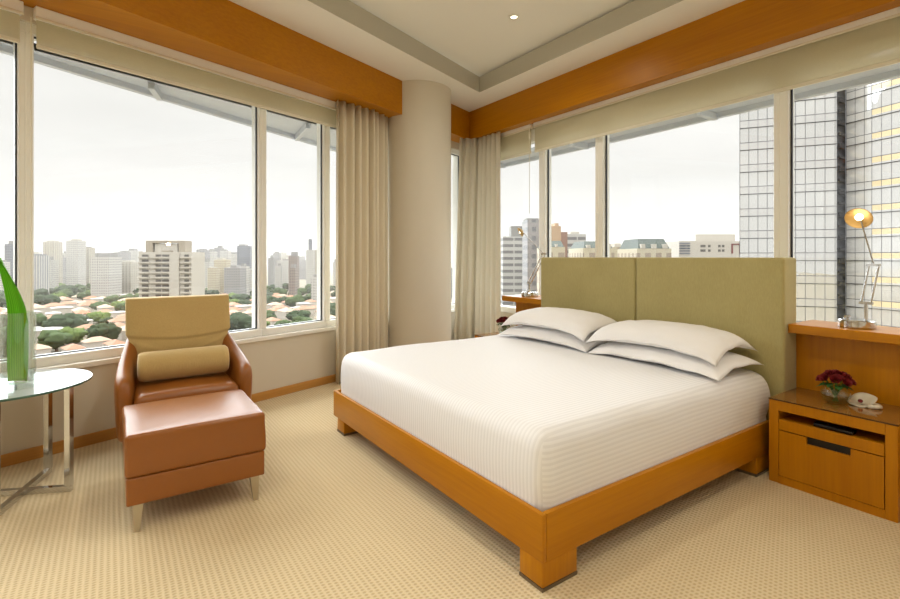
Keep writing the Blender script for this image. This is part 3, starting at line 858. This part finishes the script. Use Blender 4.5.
G['slab'] = facade('white slab with ribbon windows', srgb(174, 174, 171), srgb(115, 115, 117), 2.5, 7, .55, .06)
G['plain'] = plain('pale render', srgb(177, 172, 163), .8)
G['plaing'] = plain('grey render', srgb(134, 133, 131), .8)
G['taupe'] = plain('taupe render', srgb(149, 140, 126), .8)
G['window'] = plain('dark window band', srgb(92, 88, 85), .4)
G['shut'] = plain('light shutter', srgb(158, 154, 148), .6)
G['mansard'] = plain('grey green slate', srgb(82, 90, 85), .7)
G['pink'] = plain('rose brown render', srgb(140, 115, 105), .8)
G['maroon'] = plain('maroon panel', srgb(115, 63, 63), .7)
G['apricot'] = plain('apricot render', srgb(172, 149, 126), .8)

FACE = math.atan2(FW.x, FW.y)
FOOT = []
def clash(p, r):
    return any((Vector((p.x, p.y)) - q).length < r + k for q, k in FOOT)
def tower(u0, u1, vt, d, mat, label, group=None, dep=None, rot=0.0, cat='tower', cap=None, name='tower_block', capmat='plaing', base=GROUND):
    for _ in range(90):
        w = (u1 - u0) / FPX * d; D = dep or max(9, min(20, w * .9))
        p = far((u0 + u1) / 2, d, base) + FW * (D / 2); rad = math.hypot(w, D) / 2 + .4
        if not clash(p, rad): break
        d += 8
    FOOT.append((Vector((p.x, p.y)), rad))
    h = zat(vt, d) - base
    r = empty(name, p, label, cat, group, -FACE + rot)
    link('body', box(bmesh.new(), -w / 2, w / 2, -D / 2, D / 2, 0, h), G[mat], r)
    rng = random.Random(int(u0 * 100 + vt))
    if cap is None: cap = [(rng.uniform(-.2, .2), rng.uniform(.3, .6), rng.uniform(2, 5))]
    for cx, cw, chh in cap:
        link('roof_block', box(bmesh.new(), w * (cx - cw / 2), w * (cx + cw / 2), -D * .3, D * .3, h + .02, h + chh), G[capmat], r)
    return r
SKY = 'hazy tower blocks along the skyline'
T = tower
T(-1, 4, 262, 620, 'white', 'white block at the far edge of the palm leaf window')
T(4.5, 13, 244, 640, 'bluegrey', 'tall blue grey tower seen beside the palm leaf')
T(31.5, 40, 255.5, 600, 'whiteV', 'white tower with upright grey strips beside the window post', cap=[(0, .9, 1.5)], capmat='bluegrey', dep=14)
T(43, 54.5, 241.5, 760, 'beige', 'tall pale beige tower, first of the high pair behind the trees', cap=[(0, .6, 2)], capmat='plain')
T(40, 51, 260, 700, 'white', 'low white block in front of the tall beige tower')
T(56, 62.5, 257.5, 820, 'grey', 'slim grey block between the beige and the white tower')
T(62, 67, 253, 860, 'white', 'slim white block just before the tallest white tower')
T(66, 78, 240.5, 720, 'white', 'tallest white tower on the skyline near the palm leaf', cap=[(.05, .5, 2.5)], capmat='plain')
T(79.5, 89, 247.5, 730, 'beige', 'pale tower standing close beside the tallest white tower', cap=[(0, .5, 1.5)])
T(90.5, 109, 257, 560, 'white', 'broad white block with grey rooftop rooms', cap=[(.0, .8, 4.5)], dep=22)
T(103, 112, 259.5, 565, 'grey', 'grey glazed wing beside the broad white block')
T(111, 118, 254, 900, 'grey', 'grey tower behind the white block with a dark window strip')
T(118, 126, 252, 950, 'grey', 'tall grey tower close to the big apartment tower')
T(126, 137, 250.5, 980, 'white', 'pale tower half hidden by the big apartment tower')
T(116, 131, 262, 580, 'beige', 'white block with a dark window strip near the big apartment tower', cap=[(0, .7, 2)], capmat='plain')
T(194, 199, 252, 800, 'grey', 'slim grey tower right next to the big apartment tower')
T(197, 206, 250, 840, 'grey', 'grey tower rising behind the armchair back')
T(199, 209, 262, 700, 'white', 'low white block at the foot of the grey tower')
T(206, 214, 251.5, 900, 'white', 'white tower in the cluster above the cream building')
T(214, 221, 247.5, 960, 'grey', 'tallest grey tower in the cluster above the cream building')
T(220, 228, 251, 930, 'white', 'pale tower at the end of the cluster above the cream building')
T(207.5, 216, 268, 620, 'cream', 'low cream apartment building behind the armchair', cap=[(0, .8, 1)], capmat='plain')
T(214, 226, 259.5, 640, 'cream', 'taller cream apartment building behind the armchair', cap=[(-.1, .5, 2)], capmat='plain')
T(224, 240, 267.5, 590, 'grey', 'broad grey apartment block near the window post')
T(230, 238, 254, 1000, 'white', 'pale tower behind the broad grey block')
T(237, 250, 246, 800, 'bluegrey', 'tall dark grey tower near the window post', cap=[(-.2, .5, 3)])
T(239.5, 246.5, 266, 600, 'white', 'white block below the tall dark grey tower')
T(245, 252, 269, 610, 'white', 'white block touching the window post below the dark tower', cap=[(0, .4, 1)])
T(247, 256, 257, 900, 'white', 'hazy pale tower partly behind the window post')
T(268, 273, 258, 760, 'grey', 'grey block just past the window post')
T(273, 279, 253, 1000, 'grey', 'rounded grey tower in the narrow pane', cap=[(0, .6, 3)])
T(277, 288, 260.5, 840, 'white', 'broad pale block in the narrow pane')
T(275, 280, 266, 640, 'white', 'slim white block in front of the rounded grey tower')
T(288.5, 297, 256, 640, 'brown', 'brown grey tower under construction in the narrow pane', cap=[(.1, .7, 5.5)], capmat='plaing')
T(289, 295, 268, 560, 'brown', 'lower brown block in front of the brown grey tower')
T(298, 306, 261, 1100, 'grey', 'distant grey block between the brown and the white tower')
mast = T(306, 313, 250, 760, 'white', 'white tower carrying a tall mast', cap=[(0, .4, 17)], capmat='bluegrey')
T(313, 320.5, 250, 780, 'beige', 'beige tower beside the white tower with the mast')
T(311, 319.5, 277, 520, 'white', 'low white block below the tower with the mast')
T(333, 338, 262, 800, 'white', 'white block seen in the thin pane beside the curtain')
T(451, 459, 268, 600, 'grey', 'grey block seen between the column and the corner curtain')
rng = random.Random(11)
for i in range(64):
    u = rng.uniform(32, 322)
    if 130 < u < 196 or 253 < u < 268: continue
    w = rng.uniform(5, 9); T(u - w / 2, u + w / 2, rng.uniform(250.5, 262), rng.uniform(1000, 1800), rng.choice(['grey', 'white', 'beige']), 'faint hazy tower block far off on the skyline', SKY, cap=[])

# the big apartment tower
d0 = 285; w = (191 - 139) / FPX * d0; HT = zat(252, d0) - GROUND
p = far(165, d0) + FW * 8
ap = empty('apartment_tower', p, 'big white apartment tower with a taupe rooftop frame behind the armchair', 'tower', None, -FACE + .02)
ux = lambda u: (u - 165) / FPX * d0
link('body', box(bmesh.new(), -w / 2, w / 2, -8, 8, 0, HT), G['plain'], ap)
z0c = HT + .02; zc1 = zat(240.3, d0) - GROUND
bm = bmesh.new(); a, b = ux(141.5), ux(181)
box(bm, a, ux(148.5), -4, 4, z0c, zc1); box(bm, ux(174.5), b, -4, 4, z0c, zc1); box(bm, ux(148.5) + .01, ux(174.5) - .01, -4, 4, zc1 - 1.4, zc1)
link('roof_frame', bm, G['taupe'], ap)
link('penthouse', box(bmesh.new(), ux(149.6), ux(172.5), -3, 5, z0c, zat(243.3, d0) - GROUND), G['plain'], ap)
link('roof_wing', box(bmesh.new(), ux(161.5), ux(170), -7.9, -5, z0c, zat(250.6, d0) - GROUND), G['taupe'], ap)
link('stair_shaft', box(bmesh.new(), ux(170), ux(179.5), -9.2, -8.01, 0, HT - .2), G['plain'], ap)
fh = (HT - (zat(297, d0) - GROUND)) / 9.0
for k in range(10):
    z = HT - 1.2 - k * fh
    for u0, u1 in ((142, 148.5), (155.5, 161), (162, 169), (184, 188.5)):
        link('window', box(bmesh.new(), ux(u0), ux(u1), -8.12, -8.01, z - 1.5, z - .25), G['window'], ap)
    for u0, u1 in ((139, 149.5), (150.5, 169.6), (180, 191)):
        link('balcony', box(bmesh.new(), ux(u0), ux(u1), -9.1, -8.01, z - 2.45, z - 1.6), G['plain' if u0 > 137 else 'plain'], ap)

# buildings behind the bed head
b1 = T(503, 529, 236.5, 192, 'slab', 'white slab block with ribbon windows behind the far lamp', cap=[(.12, .55, 4.2)], capmat='plaing', dep=12)
T(527.5, 540, 219.5, 164, 'grey', 'grey tower with ribbon windows beside the white slab block', cap=[(0, .98, .6)], dep=12)
T(546, 561, 226, 150, 'apricot', 'apricot topped block in the pane beside the headboard', cap=[(.3, .25, 1)], capmat='apricot')
T(561, 567.5, 232, 165, 'pink', 'rose brown block next to the apricot topped block', cap=[])
T(567.5, 586, 234, 176, 'slab', 'white block with ribbon windows above the headboard corner', cap=[(0, .5, 1)], capmat='plain', dep=14)
def mansard(u0, u1, vroof, veave, d, label):
    w = (u1 - u0) / FPX * d; D = 14; he = zat(veave, d) - GROUND; hr = zat(vroof, d) - GROUND
    r = empty('mansard_building', far((u0 + u1) / 2, d) + FW * (D / 2), label, 'building', None, -FACE)
    link('walls', box(bmesh.new(), -w / 2, w / 2, -D / 2, D / 2, 0, he), G['cream'], r)
    bm = bmesh.new(); k = .86
    a = [bm.verts.new((x * w / 2 * .92, y * D / 2 * .95, he + .02)) for x, y in ((-1, -1), (1, -1), (1, 1), (-1, 1))]
    b = [bm.verts.new((x * w / 2 * .76, y * D / 2 * .7, hr)) for x, y in ((-1, -1), (1, -1), (1, 1), (-1, 1))]
    bm.faces.new(a[::-1]); bm.faces.new(b)
    for i in range(4): bm.faces.new((a[i], a[(i + 1) % 4], b[(i + 1) % 4], b[i]))
    link('roof', bm, G['mansard'], r)
    for s in ((-.45, .0, .45) if w > 6 else (0,)):
        q = he + (hr - he) * .45
        bm = bmesh.new(); x = s * w * .72
        prism(bm, [(x - w * .06, -D * .51), (x + w * .06, -D * .51), (x + w * .06, -D * .38), (x - w * .06, -D * .38)], he + .03, q)
        link('dormer', bm, G['plain'], r)
    return r
mansard(548, 565, 240.5, 247, 110, 'cream building with a slate mansard roof at the headboard corner')
mansard(583, 614.5, 241, 248, 115, 'cream building with a slate mansard roof behind the window post')
mansard(637, 671.5, 238.5, 248.5, 120, 'cream building with a large slate mansard roof above the headboard')
T(613, 635, 247, 155, 'cream', 'low cream building between the two mansard roofs', cap=[(-.2, .3, 1.2), (.15, .25, .6)], capmat='plain')
wm = T(679, 742, 241, 165, 'plain', 'white modern building with a curved rooftop storey behind the headboard', cap=[(.16, .64, 2.4)], capmat='plain', dep=16)
w_ = wm.children[0].dimensions.x; hh_ = wm.children[0].dimensions.z
bm = bmesh.new()
for k in range(5):
    box(bm, -w_ / 2 + .1, -w_ / 2 + 3.6, -8.25, -8.01, hh_ - 1.0 - k * .85, hh_ - .55 - k * .85)
link('louvre', bm, G['bluegrey'], wm)
for k, (a, b) in enumerate(((.34, .42), (.46, .50), (.62, .66), (.68, .72))):
    for j in range(2): link('window', box(bmesh.new(), w_ * (a - .5), w_ * (b - .5), -8.06, -8.01, hh_ - 2.1 - j * 1.5, hh_ - 1.3 - j * 1.5), G['window'], wm)
bm = bmesh.new(); a, b = w_ * (.83 - .5), w_ * (.98 - .5)
box(bm, a, b, -8.2, -8.01, hh_ - 1.3, hh_ - .9); box(bm, a, a + .5, -8.2, -8.01, hh_ - 4.2, hh_ - 1.31); box(bm, b - .5, b, -8.2, -8.01, hh_ - 4.2, hh_ - 1.31)
link('maroon_surround', bm, G['maroon'], wm)

# glass office tower
def curtainwall(name, tan=False, gloss=.72):
    t = NT(name); co = t.coords(); x, y, z = t.sep(co)
    hx = x
    fz = t.math('FRACT', t.math('DIVIDE', z, 3.8)); fx_ = t.math('FRACT', t.math('DIVIDE', hx, 1.35))
    vl = t.math('LESS_THAN', fx_, .07)
    hl = t.math('LESS_THAN', t.math('ABSOLUTE', t.math('SUBTRACT', fz, .34)), .016)
    sp = t.math('MULTIPLY', t.math('LESS_THAN', fz, .33), t.math('GREATER_THAN', fz, .10)) if tan else t.math('LESS_THAN', fz, .33)
    cell = t.n('ShaderNodeTexWhiteNoise', noise_dimensions='2D')
    cb = t.n('ShaderNodeCombineXYZ'); t.l(t.math('FLOOR', t.math('DIVIDE', hx, 2.7)), cb.inputs[0]); t.l(t.math('FLOOR', t.math('DIVIDE', z, 3.8)), cb.inputs[1]); t.l(cb.outputs[0], cell.inputs[0])
    base = t.mix(t.math('MULTIPLY', cell.outputs[0], .35), srgb(206, 205, 202), srgb(170, 170, 170))
    col = t.mix(sp, base, srgb(222, 202, 160) if tan else srgb(196, 195, 192))
    lines = t.math('MAXIMUM', vl, hl)
    col = t.mix(lines, col, srgb(96, 96, 100))
    dif = t.bsdf(col, .5)
    gl = t.n('ShaderNodeBsdfGlossy'); gl.inputs['Roughness'].default_value = .02; gl.inputs[0].default_value = (.80, .80, .79, 1)
    wv = t.n('ShaderNodeTexNoise'); t.l(co, wv.inputs[0]); wv.inputs['Scale'].default_value = .22
    t.l(t.bump(wv.outputs[0], .06, .4), gl.inputs['Normal'])
    mx = t.n('ShaderNodeMixShader')
    fac = t.math('MULTIPLY', t.math('SUBTRACT', 1.0, lines), t.math('MULTIPLY_ADD', sp, -.45 if tan else -.15, gloss))
    t.l(fac, mx.inputs[0]); t.l(dif, mx.inputs[1]); t.l(gl.outputs[0], mx.inputs[2])
    return t.done(mx.outputs[0])
G['cw'] = curtainwall('office tower glazing'); G['cwt'] = curtainwall('office tower glazing with sand bands', True, .55); G['cwb'] = curtainwall('pale office tower glazing', False, .25)
G['ledge'] = plain('black ledge', srgb(46, 46, 50), .5)
G['slot'] = plain('dark recess', srgb(96, 98, 104), .4)
TZ1 = 44.0; NF = int((TZ1 - GROUND) / 3.8)
def wing(name, p0, p1, depth, mat, label):
    """p0->p1 in plan, seen face; depth behind it"""
    p0, p1 = Vector(p0[:2]), Vector(p1[:2]); e = p1 - p0; L = e.length; ang = math.atan2(e.y, e.x)
    r = empty(name, (p0.x, p0.y, GROUND), label, 'office tower', None, ang)
    H = NF * 3.8
    q0, q1 = p0.normalized(), p1.normalized()
    sgn = 1 if label.startswith('mirror') else 0
    pts = [p0, p1, p1 + q1 * depth, p0 + q0 * depth]
    bm = bmesh.new(); loc = Matrix.Rotation(-ang, 2)
    prism(bm, [tuple(loc @ (q - p0)) for q in pts], 0, H)
    link('glazed_body', bm, G[mat], r)
    for k in range(2, NF):
        if 3.8 * k + GROUND < -26: continue
        link('floor_ledge', box(bmesh.new(), .02, L - .02, -.13, -.01, 3.8 * k - .05, 3.8 * k + .05), G['ledge'], r)
    return r
Pc = far(836.5, 80)
dirA_ = (FW + RT * (-2.44)).normalized()
k1 = (739.5 - 450) / FPX
# walk along the wing direction until the ray at u=739.5 is met
def hit(p, dr, u):
    k = (u - 450) / FPX; q = FW + RT * k
    # p + s*dr = t*q
    det = dr.x * -q.y + q.x * dr.y
    s = (-p.x * -q.y + -q.x * p.y) / det
    return p + dr * s
Pl = hit(Pc, dirA_, 739.5)
dirB_ = (FW + RT * (-.325)).normalized()
Pd = far(846, 82); Pe = Pd - dirB_ * 34
wing('office_tower', Pl, Pc, 22, 'cw', 'mirrored glass office tower standing behind the headboard end')
cut = hit(Pd, dirB_, 871.5)
wing('office_tower', Pd, cut, 14, 'cwb', 'narrow glazed bay between the dark recess and the sand banded tower')
wing('office_tower', cut, Pe, 14, 'cwt', 'glass office tower with sand coloured bands behind the swing arm lamp')
sr = empty('recess_bay', (Pc.x, Pc.y, GROUND), 'dark upright louvred recess between the two glass office towers', 'recess')
bm = prism(bmesh.new(), [tuple(far(837.2, 81.8)[:2]), tuple(far(845.3, 83)[:2]), tuple(far(845.3, 88)[:2]), tuple(far(837.2, 88)[:2])], GROUND, GROUND + NF * 3.8); shift(bm, sr.location); link('spine', bm, G['slot'], sr)
bm = prism(bmesh.new(), [tuple(far(833, 106)[:2]), tuple(far(849.5, 106)[:2]), tuple(far(849.5, 110)[:2]), tuple(far(833, 110)[:2])], GROUND, GROUND + NF * 3.8); shift(bm, sr.location); link('back_wall', bm, G['slot'], sr)
for k in range(int((-24 - GROUND) / 1.9), NF * 2):
    z = GROUND + k * 1.9
    bm = bmesh.new(); q = Vector((0, 0, z)); a = far(838.6, 81.0, 0); b = far(844.2, 82.0, 0)
    bar(bm, a + q, b + q, .3, .42 if k % 2 else .8); shift(bm, sr.location); link('louvre', bm, G['ledge'], sr)

# ground, houses and trees
def ground_mat():
    t = NT('city ground'); co = t.coords()
    a = t.noise(co, .02, 4, .6); b = t.noise(co, .11, 3)
    col = t.mix(a, srgb(60, 70, 50), srgb(124, 112, 94)); col = t.mix(t.math('MULTIPLY', b, .45), col, srgb(142, 126, 110))
    return t.done(t.bsdf(col, .95))
struct(link('ground', prism(bmesh.new(), [(-1400, -1300), (3200, -1300), (3200, 3600), (-1400, 3600)], GROUND - 1, GROUND), ground_mat()))

roofs = [plain('terracotta tiles', srgb(152, 114, 90), .8, var=.18, vscale=.6), plain('pale terracotta tiles', srgb(168, 144, 124), .8, var=.18, vscale=.6), plain('orange terracotta tiles', srgb(156, 108, 80), .8, var=.15, vscale=.6), plain('grey fibre roof', srgb(160, 156, 150), .8)]
walls = [plain('house render', srgb(182, 175, 166), .9)]
def house_proto(i, w, d, h, rh, rm):
    r = bpy.data.objects.new('house', None); C.objects.link(r)
    link('walls', box(bmesh.new(), -w / 2, w / 2, -d / 2, d / 2, 0, h), walls[0], r)
    bm = bmesh.new(); e = .7
    a = [bm.verts.new((x * (w / 2 + e), y * (d / 2 + e), h + .02)) for x, y in ((-1, -1), (1, -1), (1, 1), (-1, 1))]
    q = max(0, w / 2 - d / 2)
    b = [bm.verts.new((-q, 0, h + rh)), bm.verts.new((q, 0, h + rh))]
    bm.faces.new(a[::-1]); bm.faces.new((a[0], a[1], b[1], b[0])); bm.faces.new((a[1], a[2], b[1])); bm.faces.new((a[2], a[3], b[0], b[1])); bm.faces.new((a[3], a[0], b[0]))
    link('roof', bm, rm, r)
    return r
HL = ['house with a terracotta hipped roof among the trees', 'house with a pale tiled roof among the trees', 'house with a bright orange tiled roof among the trees', 'low house with a grey roof among the trees']
HG = ['terracotta roofed houses', 'pale roofed houses', 'orange roofed houses', 'grey roofed houses']
protos = [house_proto(0, 13, 9, 5.5, 2.6, roofs[0]), house_proto(1, 13.5, 9.5, 6, 2.6, roofs[1]), house_proto(2, 13, 9, 5.5, 2.6, roofs[2]), house_proto(3, 13, 10, 6.5, 1.2, roofs[3])]
used = [0, 0, 0, 0]

def leafmat(n, a, b):
    return plain(n, a, .9, var=.40, vscale=.9, spec=.1)
tmats = [leafmat('dark green crown', srgb(54, 66, 46), 0), leafmat('mid green crown', srgb(70, 84, 54), 0), leafmat('fresh green crown', srgb(90, 106, 58), 0)]
trunkm = plain('grey brown bark', srgb(104, 90, 76), .9)
def tree_proto(i, R, H, mat, seed):
    rng = random.Random(seed)
    r = bpy.data.objects.new('tree', None); C.objects.link(r)
    bm = bmesh.new()
    for k in range(13):
        a = rng.uniform(0, 6.28); q = R * .62 * math.sqrt(rng.random()); z = H - R * .55 + rng.uniform(-.25, .32) * R - .25 * q
        s = R * rng.uniform(.34, .5)
        n0 = len(bm.verts)
        g = bmesh.ops.create_icosphere(bm, subdivisions=3, radius=s, matrix=Matrix.Translation((q * math.cos(a), q * math.sin(a), z)) @ Matrix.Scale(.78, 4, (0, 0, 1)))
        c = Vector((q * math.cos(a), q * math.sin(a), z))
        for v in g['verts']:
            dv = v.co - c
            v.co = c + dv * (1 + .36 * noise.noise(v.co * 1.1 + Vector((seed, 0, 0))) + .34 * noise.noise(v.co * 2.6))
    link('crown', bm, mat, r, True)
    link('trunk', tube(bmesh.new(), [(0, 0, 0), (0, 0, H - R * .6)], [R * .09, R * .05], 7), trunkm, r)
    return r
TL = ['dark green round crowned tree among the tiled roofs', 'mid green spreading tree among the tiled roofs', 'fresh green tree among the tiled roofs']
TG = ['dark green trees below the window', 'mid green trees below the window', 'fresh green trees below the window']
tprotos = [[tree_proto(0, 6.0, 7.8, tmats[0], 1), tree_proto(1, 7.2, 8.6, tmats[0], 2)], [tree_proto(2, 6.0, 7.4, tmats[1], 3), tree_proto(3, 5.2, 7.0, tmats[1], 4)], [tree_proto(4, 5.0, 6.4, tmats[2], 5), tree_proto(5, 6, 7.2, tmats[2], 6)]]
tused = set()
rng = random.Random(5)
taken = []
def free(p, r):
    for q, s in taken:
        if (p - q).length < (r + s + .7): return False
    taken.append((p, r)); return True
def inview(u, d):
    v = HY + (EYE - GROUND) / d * FPX
    # below the sill line of the city windows?
    lim = 366 - .12 * u
    return v < lim and not (127 < u < 231 and v > 310)
for key_p, rr in ((ap.location, 22),): taken.append((Vector((key_p.x, key_p.y, 0)), rr))
for o_ in list(C.objects):
    if o_.name.startswith('tower_block'): pass
taken += [(Vector((q.x, q.y, 0)), k) for q, k in FOOT]
def plant(count, smin, smax, tries=30000):
    n = 0
    while n < count and tries:
        tries -= 1
        v = rng.uniform(291, 362) if rng.random() < .7 else rng.uniform(289, 310); u = rng.uniform(-4, 340); d = (EYE - GROUND) * FPX / (v - HY)
        if not inview(u, d): continue
        p = far(u, d); q = Vector((p.x, p.y, 0))
        if noise.noise(Vector((p.x * .012, p.y * .012, 3))) < -.05 and v > 303 and smax > .8: continue
        k = rng.choices([0, 1, 2], [.5, .36, .14])[0]; j = rng.randrange(2); s = rng.uniform(smin, smax)
        if not free(q, [[6.5, 7.7], [6.5, 5.6], [5.4, 6.5]][k][j] * s): continue
        o = tprotos[k][j] if (k, j) not in tused else copy_tree(tprotos[k][j])
        tused.add((k, j)); n += 1
        o.location = p; o.rotation_euler = (0, 0, rng.uniform(0, 6.28)); o.scale = (s, s, s * rng.uniform(.85, 1.1))
        tag(o, TL[k], 'tree', TG[k])
def build_houses(count, tries=30000):
    n = 0
    while n < count and tries:
        tries -= 1
        v = rng.uniform(297, 362); u = rng.uniform(-4, 340); d = (EYE - GROUND) * FPX / (v - HY)
        if not inview(u, d): continue
        p = far(u, d); q = Vector((p.x, p.y, 0)); s = rng.uniform(.75, 1.1)
        if not free(q, 8.7 * s): continue
        k = rng.choices([0, 1, 2, 3], [.38, .32, .16, .14])[0]
        o = protos[k] if not used[k] else copy_tree(protos[k])
        used[k] = 1; n += 1
        o.location = p; o.rotation_euler = (0, 0, rng.choice([.25, .25 + math.pi / 2]) + rng.uniform(-.12, .12)); o.scale = (s, s, s)
        tag(o, HL[k], 'house', HG[k])
plant(160, .9, 1.7); build_houses(125); plant(170, .35, .8)

# haze hanging over the city
HAZE = 0.00022
t = NT('haze'); t.t.nodes.clear(); out = t.n('ShaderNodeOutputMaterial'); vs_ = t.n('ShaderNodeVolumeScatter'); vs_.inputs['Density'].default_value = HAZE; vs_.inputs['Color'].default_value = (.80, .79, .78, 1)
t.l(vs_.outputs[0], out.inputs['Volume'])
if HAZE:
    bm = bmesh.new()
    ql = lambda dd, ll: tuple((FW * dd + RT * ll)[:2])
    prism(bm, [ql(220, -1500), ql(220, 900), ql(2500, 1600), ql(2500, -3000)], GROUND - 2, 82)
    hz = link('outside_haze', bm, t.m); tag(hz, 'pale haze hanging over the distant city', 'haze', None, 'stuff')

# ------------------------------------------------------------------ sky
W = bpy.data.worlds.new('overcast'); SC.world = W; W.use_nodes = True
nt_ = W.node_tree; nt_.nodes.clear()
N = lambda t_: nt_.nodes.new(t_); LK = nt_.links.new
tc = N('ShaderNodeTexCoord'); sp = N('ShaderNodeSeparateXYZ'); LK(tc.outputs['Generated'], sp.inputs[0])
ramp = N('ShaderNodeValToRGB'); LK(sp.outputs[2], ramp.inputs[0])
SKYLOW, SKYTOP = 1.0, 3.4
cr = ramp.color_ramp
cr.elements[0].position = 0; cr.elements[0].color = (.250, .250, .250, 1)
cr.elements[1].position = 1; cr.elements[1].color = (1, 1, 1, 1)
e = cr.elements.new(.33); e.color = (.262, .262, .262, 1)
e = cr.elements.new(.44); e.color = (.8, .8, .8, 1)
e = cr.elements.new(.60); e.color = (1, 1, 1, 1)
mp = N('ShaderNodeMapping'); LK(tc.outputs['Generated'], mp.inputs[0]); mp.inputs['Scale'].default_value = (2, 2, 9)
nz = N('ShaderNodeTexNoise'); LK(mp.outputs[0], nz.inputs['Vector']); nz.inputs['Scale'].default_value = 1.3; nz.inputs['Detail'].default_value = 5
rm = N('ShaderNodeMapRange'); LK(nz.outputs[0], rm.inputs[0]); rm.inputs[1].default_value = .3; rm.inputs[2].default_value = .7; rm.inputs[3].default_value = .93; rm.inputs[4].default_value = 1.05
mlt = N('ShaderNodeMath'); mlt.operation = 'MULTIPLY'; LK(ramp.outputs[0], mlt.inputs[0]); LK(rm.outputs[0], mlt.inputs[1])
m3 = N('ShaderNodeMath'); m3.operation = 'MULTIPLY'; LK(mlt.outputs[0], m3.inputs[0]); m3.inputs[1].default_value = 4.1
bg = N('ShaderNodeBackground'); bg.inputs[0].default_value = (1.0, .978, .948, 1); LK(m3.outputs[0], bg.inputs[1])
wo = N('ShaderNodeOutputWorld'); LK(bg.outputs[0], wo.inputs[0])

# broad glow of the sun behind thin cloud, beyond the city windows
L = bpy.data.lights.new('veiled_sun', 'SUN'); L.energy = SUN_E = 8.5; L.angle = math.radians(95); L.color = (.90, .955, 1)
so = bpy.data.objects.new('veiled_sun', L); C.objects.link(so); so.location = (0, 30, 40)
so.rotation_euler = Vector((.10, 1, .62)).to_track_quat('Z', 'Y').to_euler()

# light portals in the window openings (they add no light of their own)
def portal(name, c, sx, sz, direction):
    L = bpy.data.lights.new(name, 'AREA'); L.shape = 'RECTANGLE'; L.size = sx; L.size_y = sz; L.cycles.is_portal = True
    o = bpy.data.objects.new(name, L); C.objects.link(o); o.location = c
    o.rotation_euler = Vector(direction).to_track_quat('-Z', 'Z').to_euler()
inn = Vector((ST, -CT, 0))
cx, cy = lwpt((SEND0 + sD) / 2, .26)
portal('window_portal', (cx, cy, 1.65), sD - SEND0, 2.1, inn)
portal('window_portal', (XR + .26, (YB + 5.4) / 2, 1.65), 5.4 - YB, 2.1, (-1, 0, 0))

# ------------------------------------------------------------------ camera
cam = bpy.data.cameras.new('camera'); co = bpy.data.objects.new('camera', cam); C.objects.link(co)
co.location = (0, 0, EYE); co.rotation_euler = (math.pi / 2, 0, -YAW)
cam.sensor_width = 36; cam.lens = FPX / 900 * 36; cam.shift_y = -(299.5 - HY) / 900; cam.clip_end = 5000; cam.clip_start = .05
SC.camera = co
SC.view_settings.view_transform = 'Standard'; SC.view_settings.look = 'None'; SC.view_settings.exposure = 0.04; SC.view_settings.gamma = 1
SC.view_settings.use_curve_mapping = False
SC.cycles.max_bounces = 12; SC.cycles.diffuse_bounces = 6; SC.cycles.glossy_bounces = 5; SC.cycles.transparent_max_bounces = 24; SC.cycles.volume_bounces = 1
SC.cycles.use_denoising = True
